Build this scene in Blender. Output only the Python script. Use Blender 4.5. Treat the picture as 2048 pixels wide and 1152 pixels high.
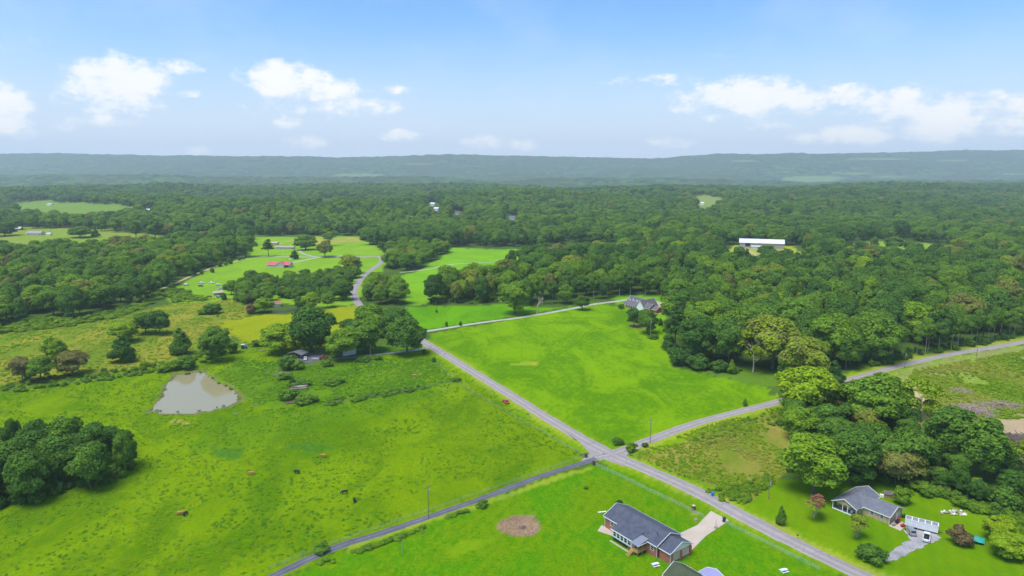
import bpy, bmesh, math, random
import numpy as np
from mathutils import Vector, Matrix

for _o in list(bpy.data.objects):
    bpy.data.objects.remove(_o)
SC = bpy.context.scene
COL = SC.collection
rng = np.random.default_rng(7)
random.seed(7)
R = math.radians

# ------------------------------------------------------------------ camera
CAM_H, FPX, HOR = 110.0, 1365.0, 335.0           # metres above ground, focal length in photo pixels, horizon row
PITCH = math.atan((576 - HOR) / FPX)
cam_d = bpy.data.cameras.new('camera')
cam_d.sensor_width = 36.0
cam_d.lens = FPX / 2048 * 36.0
cam_d.clip_start, cam_d.clip_end = 1.0, 40000.0
cam = bpy.data.objects.new('camera', cam_d)
COL.objects.link(cam)
cam.location = (0, 0, CAM_H)
cam.rotation_euler = (math.pi / 2 - PITCH, 0, 0)
SC.camera = cam

# ------------------------------------------------------------------ light
SUN_EL, SUN_ROT = R(68), math.atan2(-0.62, -0.50)  # sun high, behind the camera to the left
SKY_STRENGTH, SUN_STRENGTH, EXPOSURE = 0.12, 2.75, 0.46
sun_d = bpy.data.lights.new('sun', 'SUN')
sun_d.energy = SUN_STRENGTH
sun_d.angle = R(32)
sun_d.color = (1.0, 0.965, 0.905)
sun = bpy.data.objects.new('sun', sun_d)
COL.objects.link(sun)
_s = Vector((math.sin(SUN_ROT) * math.cos(SUN_EL), math.cos(SUN_ROT) * math.cos(SUN_EL), math.sin(SUN_EL)))
sun.rotation_euler = _s.to_track_quat('Z', 'Y').to_euler()
SC.view_settings.view_transform = 'Standard'
SC.view_settings.look = 'None'
SC.view_settings.gamma = 1
SC.view_settings.use_curve_mapping = False
SC.view_settings.exposure = EXPOSURE
SC.cycles.max_bounces = 5
SC.cycles.diffuse_bounces = 3
SC.cycles.glossy_bounces = 2
SC.cycles.transmission_bounces = 2
SC.cycles.volume_bounces = 1
SC.cycles.transparent_max_bounces = 8
SC.cycles.use_denoising = True

world = bpy.data.worlds.new('World')
SC.world = world
world.use_nodes = True


class NT:
    """small helper to write node trees"""
    def __init__(s, tree):
        s.t = tree; s.n = tree.nodes; s.l = tree.links

    def node(s, kind, **kw):
        n = s.n.new(kind)
        for k, v in kw.items():
            setattr(n, k, v)
        return n

    def put(s, sock, v):
        if isinstance(v, bpy.types.NodeSocket):
            s.l.new(v, sock)
        else:
            sock.default_value = v

    def math(s, op, a, b=None, c=None, clamp=False):
        n = s.node('ShaderNodeMath', operation=op, use_clamp=clamp)
        s.put(n.inputs[0], a)
        if b is not None: s.put(n.inputs[1], b)
        if c is not None: s.put(n.inputs[2], c)
        return n.outputs[0]

    def mix(s, f, a, b, blend='MIX'):
        n = s.node('ShaderNodeMix', data_type='RGBA', blend_type=blend)
        s.put(n.inputs[0], f); s.put(n.inputs[6], a); s.put(n.inputs[7], b)
        return n.outputs[2]

    def smooth(s, v, lo, hi, a=0.0, b=1.0):
        n = s.node('ShaderNodeMapRange', interpolation_type='SMOOTHSTEP')
        s.put(n.inputs[0], v); s.put(n.inputs[1], lo); s.put(n.inputs[2], hi); s.put(n.inputs[3], a); s.put(n.inputs[4], b)
        return n.outputs[0]

    def noise(s, vec, scale, detail=4.0, rough=0.55, dist=0.0):
        n = s.node('ShaderNodeTexNoise')
        if vec is not None: s.l.new(vec, n.inputs['Vector'])
        n.inputs['Scale'].default_value = scale; n.inputs['Detail'].default_value = detail
        n.inputs['Roughness'].default_value = rough; n.inputs['Distortion'].default_value = dist
        return n.outputs[0]


def rgb(*c): return (c[0], c[1], c[2], 1.0)


def px_dir(px, py):
    u, v = (px - 1024) / FPX, (py - 576) / FPX
    d = Vector((u, math.cos(PITCH) - v * math.sin(PITCH), -(math.sin(PITCH) + v * math.cos(PITCH))))
    return d.normalized()


# sky: Nishita plus a band of fair-weather cumulus given by direction, mirrored on round the horizon
w = NT(world.node_tree)
w.n.clear()
sky = w.node('ShaderNodeTexSky', sky_type='NISHITA')
sky.sun_disc = False
sky.sun_elevation = SUN_EL
sky.sun_rotation = SUN_ROT
sky.altitude = 200
sky.air_density = 1.0
sky.dust_density = 1.6
sky.ozone_density = 2.2
tc = w.node('ShaderNodeTexCoord')
sep = w.node('ShaderNodeSeparateXYZ')
w.l.new(tc.outputs['Generated'], sep.inputs[0])
az0 = w.math('ARCTAN2', sep.outputs[0], sep.outputs[1])
az = w.math('SUBTRACT', w.math('PINGPONG', w.math('ADD', az0, 0.66 + 2.64 * 2), 1.32), 0.66)
el = w.math('ARCSINE', sep.outputs[2])
comb = w.node('ShaderNodeCombineXYZ')
w.l.new(az, comb.inputs[0]); w.l.new(w.math('MULTIPLY', el, 1.6), comb.inputs[1])
warp = w.noise(comb.outputs[0], 26.0, 7.0, 0.62)
fine = w.noise(comb.outputs[0], 60.0, 5.0, 0.6)
CLOUDS = [  # photo px, half width, half height, weight
    (238, 160, 82, 42, 1.0), (225, 195, 95, 32, .65), (290, 175, 55, 30, .6), (345, 134, 52, 14, .75), (10, 218, 42, 42, 1.0),
    (20, 250, 50, 30, .6), (575, 160, 90, 32, .98), (640, 180, 90, 26, .8), (700, 212, 95, 20, .7), (600, 215, 120, 32, .4),
    (575, 244, 32, 13, .75), (796, 180, 30, 10, .7), (612, 286, 42, 14, .75), (802, 271, 42, 13, .85), (968, 284, 46, 15, .9),
    (385, 301, 32, 9, .7), (1400, 203, 80, 24, .7), (1495, 190, 110, 33, 1.0), (1600, 195, 60, 28, .85), (1520, 225, 120, 24, .55), (1700, 190, 60, 19, .75),
    (1795, 205, 62, 30, .9), (1740, 228, 80, 26, .5), (1890, 240, 66, 40, 1.0), (1705, 268, 62, 22, .92), (1630, 275, 50, 14, .55), (1970, 220, 60, 30, .7),
    (2010, 250, 50, 22, .7), (2044, 215, 34, 26, .8), (1340, 287, 70, 12, .65), (1545, 250, 46, 13, .6), (1050, 290, 50, 12, .75),
    (200, 240, 62, 12, .55), (160, 205, 50, 12, .5), (370, 185, 30, 9, .55), (100, 96, 150, 16, .26), (1310, 160, 110, 12, .45), (1380, 118, 140, 14, .22),
    (120, 250, 40, 9, .5), (1250, 55, 170, 20, .14), (1100, 130, 170, 16, .14)]
dens = None
for (cx, cy, rx, ry, wt) in CLOUDS:
    d = px_dir(cx, cy)
    a0, e0 = math.atan2(d.x, d.y), math.asin(d.z)
    sa, se = rx * 1.0 / FPX, ry * 1.05 / FPX
    dx = w.math('MULTIPLY_ADD', az, 1 / sa, -a0 / sa)
    dy = w.math('MULTIPLY_ADD', el, 1 / se, -e0 / se)
    r2 = w.math('MULTIPLY_ADD', dx, dx, w.math('MULTIPLY', dy, dy))
    g = w.math('MULTIPLY', w.math('SUBTRACT', 1.0, w.math('MULTIPLY', r2, 0.62), clamp=True), wt)
    dens = g if dens is None else w.math('MAXIMUM', dens, g)
# ragged edges: noise erodes the blobs
er = w.math('MULTIPLY_ADD', warp, 1.9, -0.95)
er2 = w.math('MULTIPLY_ADD', fine, 1.0, -0.5)
dn = w.math('ADD', dens, w.math('MULTIPLY', w.math('ADD', er, er2), w.math('MULTIPLY', w.smooth(dens, 0.0, 0.3), 0.95)))
cover = w.smooth(dn, 0.20, 0.80)
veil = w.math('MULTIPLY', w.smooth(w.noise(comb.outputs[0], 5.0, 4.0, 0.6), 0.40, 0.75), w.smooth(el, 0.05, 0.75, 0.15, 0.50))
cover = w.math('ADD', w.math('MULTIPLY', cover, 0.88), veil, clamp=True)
CLOUD_WHITE = 6.9
ccol = w.mix(w.smooth(dn, 0.2, 1.0), rgb(0.78 * CLOUD_WHITE, 0.85 * CLOUD_WHITE, 0.95 * CLOUD_WHITE), rgb(CLOUD_WHITE, 0.985 * CLOUD_WHITE, 0.96 * CLOUD_WHITE))
hz = w.smooth(el, -0.02, 0.22, 0.95, 0.0)        # pale air low over the horizon
base = w.mix(hz, w.mix(1.0, sky.outputs[0], rgb(0.70, 1.02, 1.28), 'MULTIPLY'), rgb(4.95, 5.45, 6.35))
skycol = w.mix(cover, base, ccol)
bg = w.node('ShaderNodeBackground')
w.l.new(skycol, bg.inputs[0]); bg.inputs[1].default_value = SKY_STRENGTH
wo = w.node('ShaderNodeOutputWorld')
w.l.new(bg.outputs[0], wo.inputs[0])
world.cycles.sampling_method = 'MANUAL'
world.cycles.sample_map_resolution = 512


# ------------------------------------------------------------------ maths helpers
def hashn(ix, iy, seed):
    n = (ix * 374761393 + iy * 668265263 + seed * 974634777) & 0x7fffffff
    n = ((n ^ (n >> 13)) * 1274126177) & 0x7fffffff
    return ((n ^ (n >> 16)) & 0xffff) / 65535.0


def vnoise(x, y, scale, seed=0):
    x = np.asarray(x, float) / scale; y = np.asarray(y, float) / scale
    ix = np.floor(x).astype(np.int64); iy = np.floor(y).astype(np.int64)
    fx = x - ix; fy = y - iy
    fx = fx * fx * (3 - 2 * fx); fy = fy * fy * (3 - 2 * fy)
    a = hashn(ix, iy, seed); b = hashn(ix + 1, iy, seed); c = hashn(ix, iy + 1, seed); d = hashn(ix + 1, iy + 1, seed)
    return (a * (1 - fx) + b * fx) * (1 - fy) + (c * (1 - fx) + d * fx) * fy


def sstep(a, b, x):
    t = np.clip((np.asarray(x, float) - a) / (b - a), 0, 1)
    return t * t * (3 - 2 * t)


def flat_g(px, py, z=0.0):
    u, v = (px - 1024) / FPX, (py - 576) / FPX
    t = (CAM_H - z) / (math.sin(PITCH) + v * math.cos(PITCH))
    return u * t, (math.cos(PITCH) - v * math.sin(PITCH)) * t


POND = [(303, 819), (325, 824), (365, 825), (420, 820), (455, 809), (480, 798), (470, 785), (455, 772), (437, 766), (414, 748), (395, 744),
        (352, 751), (334, 768), (325, 790), (312, 806)]
POND_C = flat_g(390, 785)
LEVEL = [(POND_C[0], POND_C[1], 45, 75), (40, 188, 26, 50), (114, 203, 22, 45), (98, 520, 20, 45)]


def height(x, y):
    x = np.asarray(x, float); y = np.asarray(y, float)
    near = 1.5 * np.sin(x / 78 + 1.1) * np.sin(y / 96 + .5) + 1.0 * np.sin(x / 47 - y / 61 + 2.)
    k = np.ones_like(x)
    for (cx, cy, r0, r1) in LEVEL:
        k = k * sstep(r0, r1, np.hypot(x - cx, y - cy))
    near = near * k * (1 - sstep(900, 1500, y))
    far = 9 * np.sin(x / 310 + y / 520) * np.sin(y / 190 + x / 700) + 6 * np.sin(x / 170 + 2.0) * np.sin(y / 260)
    return near + far * 1.9 * sstep(800, 1800, y) - 130 * sstep(3500, 5200, y)


def project(x, y, z):
    """world -> photo pixels (numpy)"""
    dz = np.asarray(z, float) - CAM_H
    c, s = math.cos(PITCH), math.sin(PITCH)
    fwd = y * c - dz * s
    up = y * s + dz * c
    fwd = np.where(fwd < 1, 1, fwd)
    return 1024 + FPX * x / fwd, 576 - FPX * up / fwd


def G(px, py):
    """photo pixel of a spot on the ground -> its place in the world"""
    z = 0.0
    for _ in range(12):
        x, y = flat_g(px, py, z)
        z = float(height(x, y))
    return x, y, z


def G3(px, py, z0=0.0):
    x, y, z = G(px, py)
    return Vector((x, y, z + z0))


def in_poly(px, py, poly):
    px = np.asarray(px, float); py = np.asarray(py, float)
    r = np.zeros(px.shape, bool)
    n = len(poly)
    for i in range(n):
        x0, y0 = poly[i]; x1, y1 = poly[(i + 1) % n]
        if y0 == y1: continue
        c = ((y0 > py) != (y1 > py)) & (px < (x1 - x0) * (py - y0) / (y1 - y0) + x0)
        r ^= c
    return r


def px_per_m(px, py):
    x, y, z = G(px, py)
    return FPX / (y * math.cos(PITCH) + (CAM_H - z) * math.sin(PITCH))


# ------------------------------------------------------------------ object helpers
def tag(o, label=None, cat=None, group=None, kind=None):
    if label: o['label'] = label
    if cat: o['category'] = cat
    if group: o['group'] = group
    if kind: o['kind'] = kind
    return o


def empty(name, loc, rz=0.0, label=None, cat=None, group=None):
    o = bpy.data.objects.new(name, None)
    COL.objects.link(o)
    o.location = loc; o.rotation_euler = (0, 0, rz)
    return tag(o, label, cat, group)


def link(name, me, parent=None, loc=None, rz=None):
    o = bpy.data.objects.new(name, me)
    COL.objects.link(o)
    if parent: o.parent = parent
    if loc is not None: o.location = loc
    if rz is not None: o.rotation_euler = (0, 0, rz)
    return o


def np_mesh(name, V, Fq, mats, smooth=False, fmat=None):
    """V (n,3); Fq (m,k) all faces with k corners"""
    me = bpy.data.meshes.new(name)
    V = np.asarray(V, np.float32); Fq = np.asarray(Fq, np.int32)
    m, k = Fq.shape
    me.vertices.add(len(V)); me.vertices.foreach_set('co', V.ravel())
    me.loops.add(m * k); me.loops.foreach_set('vertex_index', Fq.ravel())
    me.polygons.add(m)
    me.polygons.foreach_set('loop_start', np.arange(0, m * k, k, dtype=np.int32))
    me.polygons.foreach_set('loop_total', np.full(m, k, np.int32))
    if fmat is not None: me.polygons.foreach_set('material_index', np.asarray(fmat, np.int32))
    me.update(calc_edges=True)
    me.polygons.foreach_set('use_smooth', np.full(m, smooth, bool))
    for mm in (mats if isinstance(mats, (list, tuple)) else [mats]): me.materials.append(mm)
    return me


class MB:
    """collects simple solids and links them as one mesh object"""
    def __init__(s): s.v = []; s.f = []

    def add(s, V, Fc):
        o = len(s.v)
        s.v += [tuple(p) for p in V]; s.f += [tuple(i + o for i in f) for f in Fc]
        return s

    def box(s, x0, x1, y0, y1, z0, z1):
        V = [(x0, y0, z0), (x1, y0, z0), (x1, y1, z0), (x0, y1, z0), (x0, y0, z1), (x1, y0, z1), (x1, y1, z1), (x0, y1, z1)]
        return s.add(V, [(0, 3, 2, 1), (4, 5, 6, 7), (0, 1, 5, 4), (1, 2, 6, 5), (2, 3, 7, 6), (3, 0, 4, 7)])

    def slab(s, quad, t):
        """a plate: four corners (top face, counter-clockwise from above), thickness downwards"""
        q = [Vector(p) for p in quad]
        n = (q[1] - q[0]).cross(q[2] - q[0]).normalized()
        b = [p - n * t for p in q]
        return s.add([*q, *b], [(0, 1, 2, 3), (7, 6, 5, 4), (0, 4, 5, 1), (1, 5, 6, 2), (2, 6, 7, 3), (3, 7, 4, 0)])

    def prism(s, prof, axis, a, b):
        """profile (u,v) extruded: axis 'x' -> profile in (y,z); axis 'y' -> profile in (x,z)"""
        n = len(prof)
        mk = (lambda t, p: (t, p[0], p[1])) if axis == 'x' else (lambda t, p: (p[0], t, p[1]))
        V = [mk(a, p) for p in prof] + [mk(b, p) for p in prof]
        return s.add(V, [tuple(range(n)), tuple(range(2 * n - 1, n - 1, -1))] + [(i, i + n, (i + 1) % n + n, (i + 1) % n) for i in range(n)])

    def tube(s, p, q, r0, r1=None, n=6, cap=True):
        p, q = Vector(p), Vector(q)
        r1 = r0 if r1 is None else r1
        d = (q - p)
        if d.length < 1e-6: return s
        d.normalize()
        a = d.orthogonal().normalized(); b = d.cross(a)
        V = []
        for c, r in ((p, r0), (q, r1)):
            for i in range(n):
                t = 2 * math.pi * i / n
                V.append(c + a * math.cos(t) * r + b * math.sin(t) * r)
        Fc = [(i, (i + 1) % n, (i + 1) % n + n, i + n) for i in range(n)]
        if cap: Fc += [tuple(range(n - 1, -1, -1)), tuple(range(n, 2 * n))]
        return s.add(V, Fc)

    def mesh(s, name, mat, smooth=False):
        me = bpy.data.meshes.new(name)
        me.from_pydata([tuple(v) for v in s.v], [], s.f)
        bm = bmesh.new(); bm.from_mesh(me)
        bmesh.ops.recalc_face_normals(bm, faces=bm.faces)
        bm.to_mesh(me); bm.free()
        if smooth: me.polygons.foreach_set('use_smooth', [True] * len(me.polygons))
        me.materials.append(mat)
        return me

    def build(s, name, mat, parent=None, smooth=False):
        return link(name, s.mesh(name, mat, smooth), parent)


# ------------------------------------------------------------------ materials
def new_mat(name):
    m = bpy.data.materials.new(name); m.use_nodes = True
    t = NT(m.node_tree); t.n.clear()
    out = t.node('ShaderNodeOutputMaterial')
    return m, t, out


def mat_plain(name, col, rough=0.7, var=0.12, scale=3.0, metallic=0.0, spec=0.4, streak=None):
    m, t, out = new_mat(name)
    p = t.node('ShaderNodeBsdfPrincipled')
    tcn = t.node('ShaderNodeTexCoord')
    vec = tcn.outputs['Object']
    if streak:
        mp = t.node('ShaderNodeMapping'); t.l.new(vec, mp.inputs[0]); mp.inputs['Scale'].default_value = streak; vec = mp.outputs[0]
    n = t.noise(vec, scale, 5.0, 0.65)
    k = t.smooth(n, 0.25, 0.75, 1 - var, 1 + var)
    c = t.mix(1.0, rgb(*col), rgb(1, 1, 1), 'MULTIPLY')
    hs = t.node('ShaderNodeHueSaturation'); t.l.new(c, hs.inputs['Color']); t.l.new(k, hs.inputs['Value'])
    t.l.new(hs.outputs[0], p.inputs['Base Color'])
    p.inputs['Roughness'].default_value = rough; p.inputs['Metallic'].default_value = metallic
    p.inputs['Specular IOR Level'].default_value = spec
    t.l.new(p.outputs[0], out.inputs[0])
    return m


def mat_leaf(name, ramp, transl=0.34):
    m, t, out = new_mat(name)
    at = t.node('ShaderNodeAttribute', attribute_type='INSTANCER', attribute_name='tint')
    tcn = t.node('ShaderNodeTexCoord')
    big = t.noise(tcn.outputs['Object'], 5.0, 2.0, 0.5)
    geo = t.node('ShaderNodeNewGeometry')
    isl = geo.outputs['Random Per Island']
    tt = t.math('ADD', at.outputs['Fac'], t.math('MULTIPLY_ADD', big, 0.16, -0.08))
    tt = t.math('ADD', tt, t.math('MULTIPLY_ADD', isl, 0.14, -0.07), clamp=True)
    cr = t.node('ShaderNodeValToRGB')
    e = cr.color_ramp.elements
    e[0].position, e[0].color = ramp[0][0], rgb(*ramp[0][1]); e[1].position, e[1].color = ramp[-1][0], rgb(*ramp[-1][1])
    for p_, c_ in ramp[1:-1]:
        q = e.new(p_); q.color = rgb(*c_)
    t.l.new(tt, cr.inputs[0])
    k = t.math('MULTIPLY_ADD', isl, 0.44, 0.80)
    hs = t.node('ShaderNodeHueSaturation'); t.l.new(cr.outputs[0], hs.inputs['Color']); t.l.new(k, hs.inputs['Value'])
    d = t.node('ShaderNodeBsdfDiffuse'); t.l.new(hs.outputs[0], d.inputs[0])
    tr = t.node('ShaderNodeBsdfTranslucent'); t.l.new(hs.outputs[0], tr.inputs[0])
    mx = t.node('ShaderNodeMixShader'); mx.inputs[0].default_value = transl
    t.l.new(d.outputs[0], mx.inputs[1]); t.l.new(tr.outputs[0], mx.inputs[2])
    t.l.new(mx.outputs[0], out.inputs[0])
    return m


LEAF = mat_leaf('leaf', [(0.0, (0.036, 0.088, 0.020)), (0.2, (0.082, 0.184, 0.030)), (0.4, (0.146, 0.275, 0.030)), (0.6, (0.232, 0.380, 0.022)),
                         (0.75, (0.36, 0.48, 0.014)), (0.86, (0.225, 0.235, 0.06)), (1.0, (0.25, 0.145, 0.085))])
WEED = mat_leaf('weed', [(0.0, (0.07, 0.19, 0.012)), (0.35, (0.14, 0.32, 0.010)), (0.65, (0.29, 0.42, 0.014)), (1.0, (0.46, 0.41, 0.08))])
BARK = mat_plain('bark', (0.13, 0.105, 0.08), 0.9, 0.3, 6, streak=(6, 6, 1))
PALEBARK = mat_plain('pale_bark', (0.42, 0.36, 0.29), 0.9, 0.25, 6, streak=(6, 6, 1))
FLOWER = mat_plain('pink_flower', (0.55, 0.14, 0.16), 0.8, 0.3, 8)


def attr_mix_ground():
    m, t, out = new_mat('ground')
    a = t.node('ShaderNodeAttribute', attribute_name='col_a'); b = t.node('ShaderNodeAttribute', attribute_name='col_b')
    mt = t.node('ShaderNodeAttribute', attribute_name='mott')
    geo = t.node('ShaderNodeNewGeometry')
    pos = geo.outputs['Position']
    mp = t.node('ShaderNodeMapping'); t.l.new(pos, mp.inputs[0])
    mp.inputs['Rotation'].default_value = (0, 0, R(25)); mp.inputs['Scale'].default_value = (1.0, 0.55, 1.0)
    n1 = t.noise(mp.outputs[0], 0.034, 7.0, 0.66, 0.8)      # broad patches
    n2 = t.noise(mp.outputs[0], 0.42, 5.0, 0.75, 0.4)       # tussocks
    n3 = t.noise(pos, 1.1, 4.0, 0.8)                        # blades and clumps
    s = t.math('ADD', t.math('MULTIPLY', n1, 0.9), t.math('ADD', t.math('MULTIPLY', n2, 0.75), t.math('MULTIPLY', n3, 0.55)))
    f = t.smooth(s, 0.99, 1.22)
    c = t.mix(f, a.outputs['Color'], b.outputs['Color'])
    v = t.math('MULTIPLY_ADD', t.math('SUBTRACT', t.math('ADD', n3, t.math('MULTIPLY', n2, 0.7)), 0.85), t.math('MULTIPLY_ADD', mt.outputs['Fac'], 3.0, .55), 1.0)
    mw = t.node('ShaderNodeTexWave', wave_type='BANDS', bands_direction='X', wave_profile='SIN')
    mp2 = t.node('ShaderNodeMapping'); t.l.new(pos, mp2.inputs[0]); mp2.inputs['Rotation'].default_value = (0, 0, R(27)); t.l.new(mp2.outputs[0], mw.inputs['Vector'])
    mw.inputs['Scale'].default_value = 0.085; mw.inputs['Distortion'].default_value = 2.2; mw.inputs['Detail'].default_value = 3.0; mw.inputs['Detail Scale'].default_value = 0.4
    mown = t.math('MULTIPLY', t.smooth(mt.outputs['Fac'], .15, .24, 1, 0), t.smooth(n1, .35, .6, .2, 1))
    v = t.math('ADD', v, t.math('MULTIPLY', t.math('SUBTRACT', mw.outputs['Fac'], .5), t.math('MULTIPLY', mown, .07)))
    hs = t.node('ShaderNodeHueSaturation'); t.l.new(c, hs.inputs['Color']); t.l.new(v, hs.inputs['Value'])
    p = t.node('ShaderNodeBsdfPrincipled')
    t.l.new(hs.outputs[0], p.inputs['Base Color'])
    p.inputs['Roughness'].default_value = 1.0; p.inputs['Specular IOR Level'].default_value = 0.0
    bmp = t.node('ShaderNodeBump'); bmp.inputs['Strength'].default_value = 0.9
    t.l.new(t.math('MULTIPLY', mt.outputs['Fac'], 1.2), bmp.inputs['Distance'])
    t.l.new(t.math('ADD', n3, t.math('MULTIPLY', n2, 1.4)), bmp.inputs['Height'])
    t.l.new(bmp.outputs[0], p.inputs['Normal'])
    t.l.new(p.outputs[0], out.inputs[0])
    return m


GROUND = attr_mix_ground()

# ------------------------------------------------------------------ ground zones (outlines in photo pixels of the flat land)
GRASS1, GRASS2 = (0.20, 0.37, 0.006), (0.115, 0.255, 0.005)
ZONES = [  # outline, colour a, colour b, roughness of growth
    ('pasture', [(-900, 830), (0, 777), (130, 760), (290, 740), (400, 716), (520, 692), (600, 690), (850, 690), (1010, 800), (1180, 918), (960, 1000), (660, 1105),
                 (560, 1160), (300, 1400), (-1500, 1400)], (0.184, 0.284, 0.001), (0.085, 0.180, 0.001), .32),
    ('weeds', [(480, 720), (640, 732), (700, 728), (860, 708), (890, 745), (905, 765), (800, 790), (640, 808), (560, 830), (500, 800), (470, 770), (430, 750)],
     (0.14, 0.255, 0.005), (0.08, 0.18, 0.007), .36),
    ('dip', [(420, 850), (600, 810), (860, 775), (900, 785), (700, 840), (520, 900), (380, 915)], (0.14, 0.25, 0.003), (0.08, 0.18, 0.003), .34),
    ('brush', [(-900, 740), (0, 668), (130, 652), (250, 630), (345, 605), (420, 596), (500, 596), (500, 630), (470, 652), (462, 680), (508, 694), (400, 716), (290, 739), (130, 759), (0, 776), (-900, 829)],
     (0.30, 0.27, 0.028), (0.13, 0.215, 0.013), .4),
    ('hay', [(440, 648), (520, 634), (610, 627), (712, 610), (735, 625), (720, 650), (650, 694), (505, 694), (462, 672)], (0.31, 0.32, 0.005), (0.23, 0.28, 0.006), .24),
    ('lot', [(325, 584), (445, 528), (500, 514), (500, 470), (720, 470), (775, 512), (762, 545), (715, 600), (712, 610), (640, 615), (450, 600), (420, 606), (345, 608)],
     (0.22, 0.37, 0.018), (0.165, 0.31, 0.016), .13),
    ('back_strip', [(560, 480), (590, 474), (720, 472), (725, 482), (640, 484)], (0.40, 0.34, 0.06), (0.25, 0.30, 0.05), .3),
    ('triangle', [(850, 690), (860, 665), (1150, 615), (1190, 609), (1245, 612), (1310, 625), (1330, 640), (1335, 690), (1345, 728), (1400, 740), (1530, 770), (1558, 800), (1400, 842), (1250, 897), (1215, 908), (1190, 905)],
     (0.180, 0.325, 0.001), (0.082, 0.20, 0.001), .18),
    ('north_field', [(812, 612), (1010, 606), (1060, 614), (1140, 614), (960, 641), (850, 657), (815, 635)], (0.13, 0.32, 0.003), (0.085, 0.24, 0.003), .14),
    ('meadow', [(785, 556), (830, 545), (895, 505), (905, 494), (1040, 492), (1060, 500), (1040, 530), (1000, 552), (870, 592), (855, 607), (820, 608), (800, 590)], (0.19, 0.38, 0.012), (0.14, 0.31, 0.012), .14),
    ('scrub', [(1262, 905), (1300, 890), (1400, 852), (1560, 812), (1600, 850), (1600, 890), (1575, 930), (1560, 962), (1490, 1012), (1440, 1000)],
     (0.30, 0.26, 0.045), (0.135, 0.215, 0.012), .4),
    ('cottage_lawn', [(1262, 912), (1440, 1006), (1490, 1014), (1560, 960), (1700, 955), (1800, 962), (1860, 992), (1940, 1008), (2000, 1038), (2100, 1090), (2700, 1300), (1900, 1500), (1700, 1140), (1560, 1066), (1300, 935)],
     (0.155, 0.265, 0.001), (0.10, 0.215, 0.001), .14),
    ('ranch_lawn', [(1185, 924), (1240, 935), (1640, 1115), (1900, 1500), (300, 1400), (560, 1160), (660, 1108), (960, 1003)], (0.075, 0.225, 0.001), (0.125, 0.225, 0.001), .14),
    ('dry', [(880, 1100), (930, 1075), (985, 1072), (960, 1100), (900, 1112)], (0.20, 0.28, 0.003), (0.14, 0.26, 0.003), .1),
    ('verge_lane', [(1180, 935), (960, 1010), (700, 1098), (690, 1088), (960, 1000), (1178, 928)], (0.27, 0.33, 0.02), (0.18, 0.28, 0.02), .2),
    ('clearcut', [(1690, 770), (1810, 738), (2048, 696), (2500, 630), (2700, 905), (2048, 905), (1900, 905), (1800, 860), (1780, 800)], (0.235, 0.34, 0.03), (0.29, 0.27, 0.10), .5),
    ('sand', [(1790, 772), (1815, 762), (1850, 768), (1850, 785), (1880, 800), (1830, 800)], (0.48, 0.40, 0.16), (0.30, 0.33, 0.06), .2),
    ('sand', [(1795, 812), (1850, 800), (1900, 812), (1850, 830), (1800, 830)], (0.46, 0.36, 0.18), (0.30, 0.30, 0.08), .2),
    ('heaps', [(1890, 815), (1960, 808), (2040, 805), (2045, 818), (1990, 838), (1900, 840)], (0.24, 0.22, 0.10), (0.28, 0.24, 0.15), .5),
    ('bare', [(1970, 850), (2000, 845), (2048, 842), (2500, 835), (2600, 900), (2048, 895), (1985, 868)], (0.50, 0.36, 0.21), (0.36, 0.27, 0.16), .3),
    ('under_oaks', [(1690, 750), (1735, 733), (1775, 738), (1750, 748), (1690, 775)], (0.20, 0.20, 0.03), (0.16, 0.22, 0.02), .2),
    ('under_oaks', [(1395, 735), (1480, 722), (1560, 740), (1580, 775), (1530, 772), (1450, 750)], (0.12, 0.22, 0.015), (0.09, 0.18, 0.012), .3),  # shade below the trees put into the grass colour
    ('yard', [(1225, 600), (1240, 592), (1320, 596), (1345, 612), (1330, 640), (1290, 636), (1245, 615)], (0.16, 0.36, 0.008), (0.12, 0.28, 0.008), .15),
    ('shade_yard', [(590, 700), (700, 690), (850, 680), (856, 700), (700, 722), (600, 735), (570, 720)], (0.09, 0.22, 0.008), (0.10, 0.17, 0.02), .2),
    ('c1', [(20, 403), (100, 402), (270, 413), (275, 440), (150, 446), (30, 440)], (0.17, 0.265, 0.035), (0.14, 0.23, 0.035), .25),
    ('c2', [(-200, 468), (0, 468), (30, 455), (100, 456), (200, 462), (290, 470), (345, 476), (345, 495), (200, 506), (0, 514), (-200, 520)], (0.18, 0.29, 0.025), (0.24, 0.27, 0.04), .25),
    ('c5', [(1090, 496), (1150, 487), (1225, 487), (1245, 495), (1240, 522), (1110, 525), (1060, 532)], (0.26, 0.36, 0.05), (0.30, 0.32, 0.08), .2),
    ('c6', [(1462, 495), (1480, 486), (1572, 490), (1598, 500), (1605, 510), (1590, 524), (1485, 526), (1460, 510)], (0.34, 0.38, 0.03), (0.28, 0.34, 0.04), .15),
    ('c7', [(1670, 490), (1740, 483), (1800, 482), (1860, 487), (1900, 494), (1912, 502), (1895, 526), (1750, 533), (1670, 516)], (0.22, 0.33, 0.035), (0.19, 0.29, 0.035), .2),
    ('c8', [(1385, 394), (1445, 393), (1452, 418), (1402, 432)], (0.20, 0.27, 0.045), (0.20, 0.25, 0.06), .25),
    ('c8b', [(1400, 418), (1455, 414), (1458, 424), (1402, 428)], (0.28, 0.19, 0.11), (0.22, 0.22, 0.09), .2),
    ('c10', [(1990, 565), (2100, 560), (2200, 600), (2010, 600)], (0.22, 0.32, 0.04), (0.24, 0.28, 0.06), .2),
]
CLEARINGS = [z[1] for z in ZONES if z[0] in ('c1', 'c2', 'c5', 'c6', 'c7', 'c8', 'c10', 'lot', 'meadow')]

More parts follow.
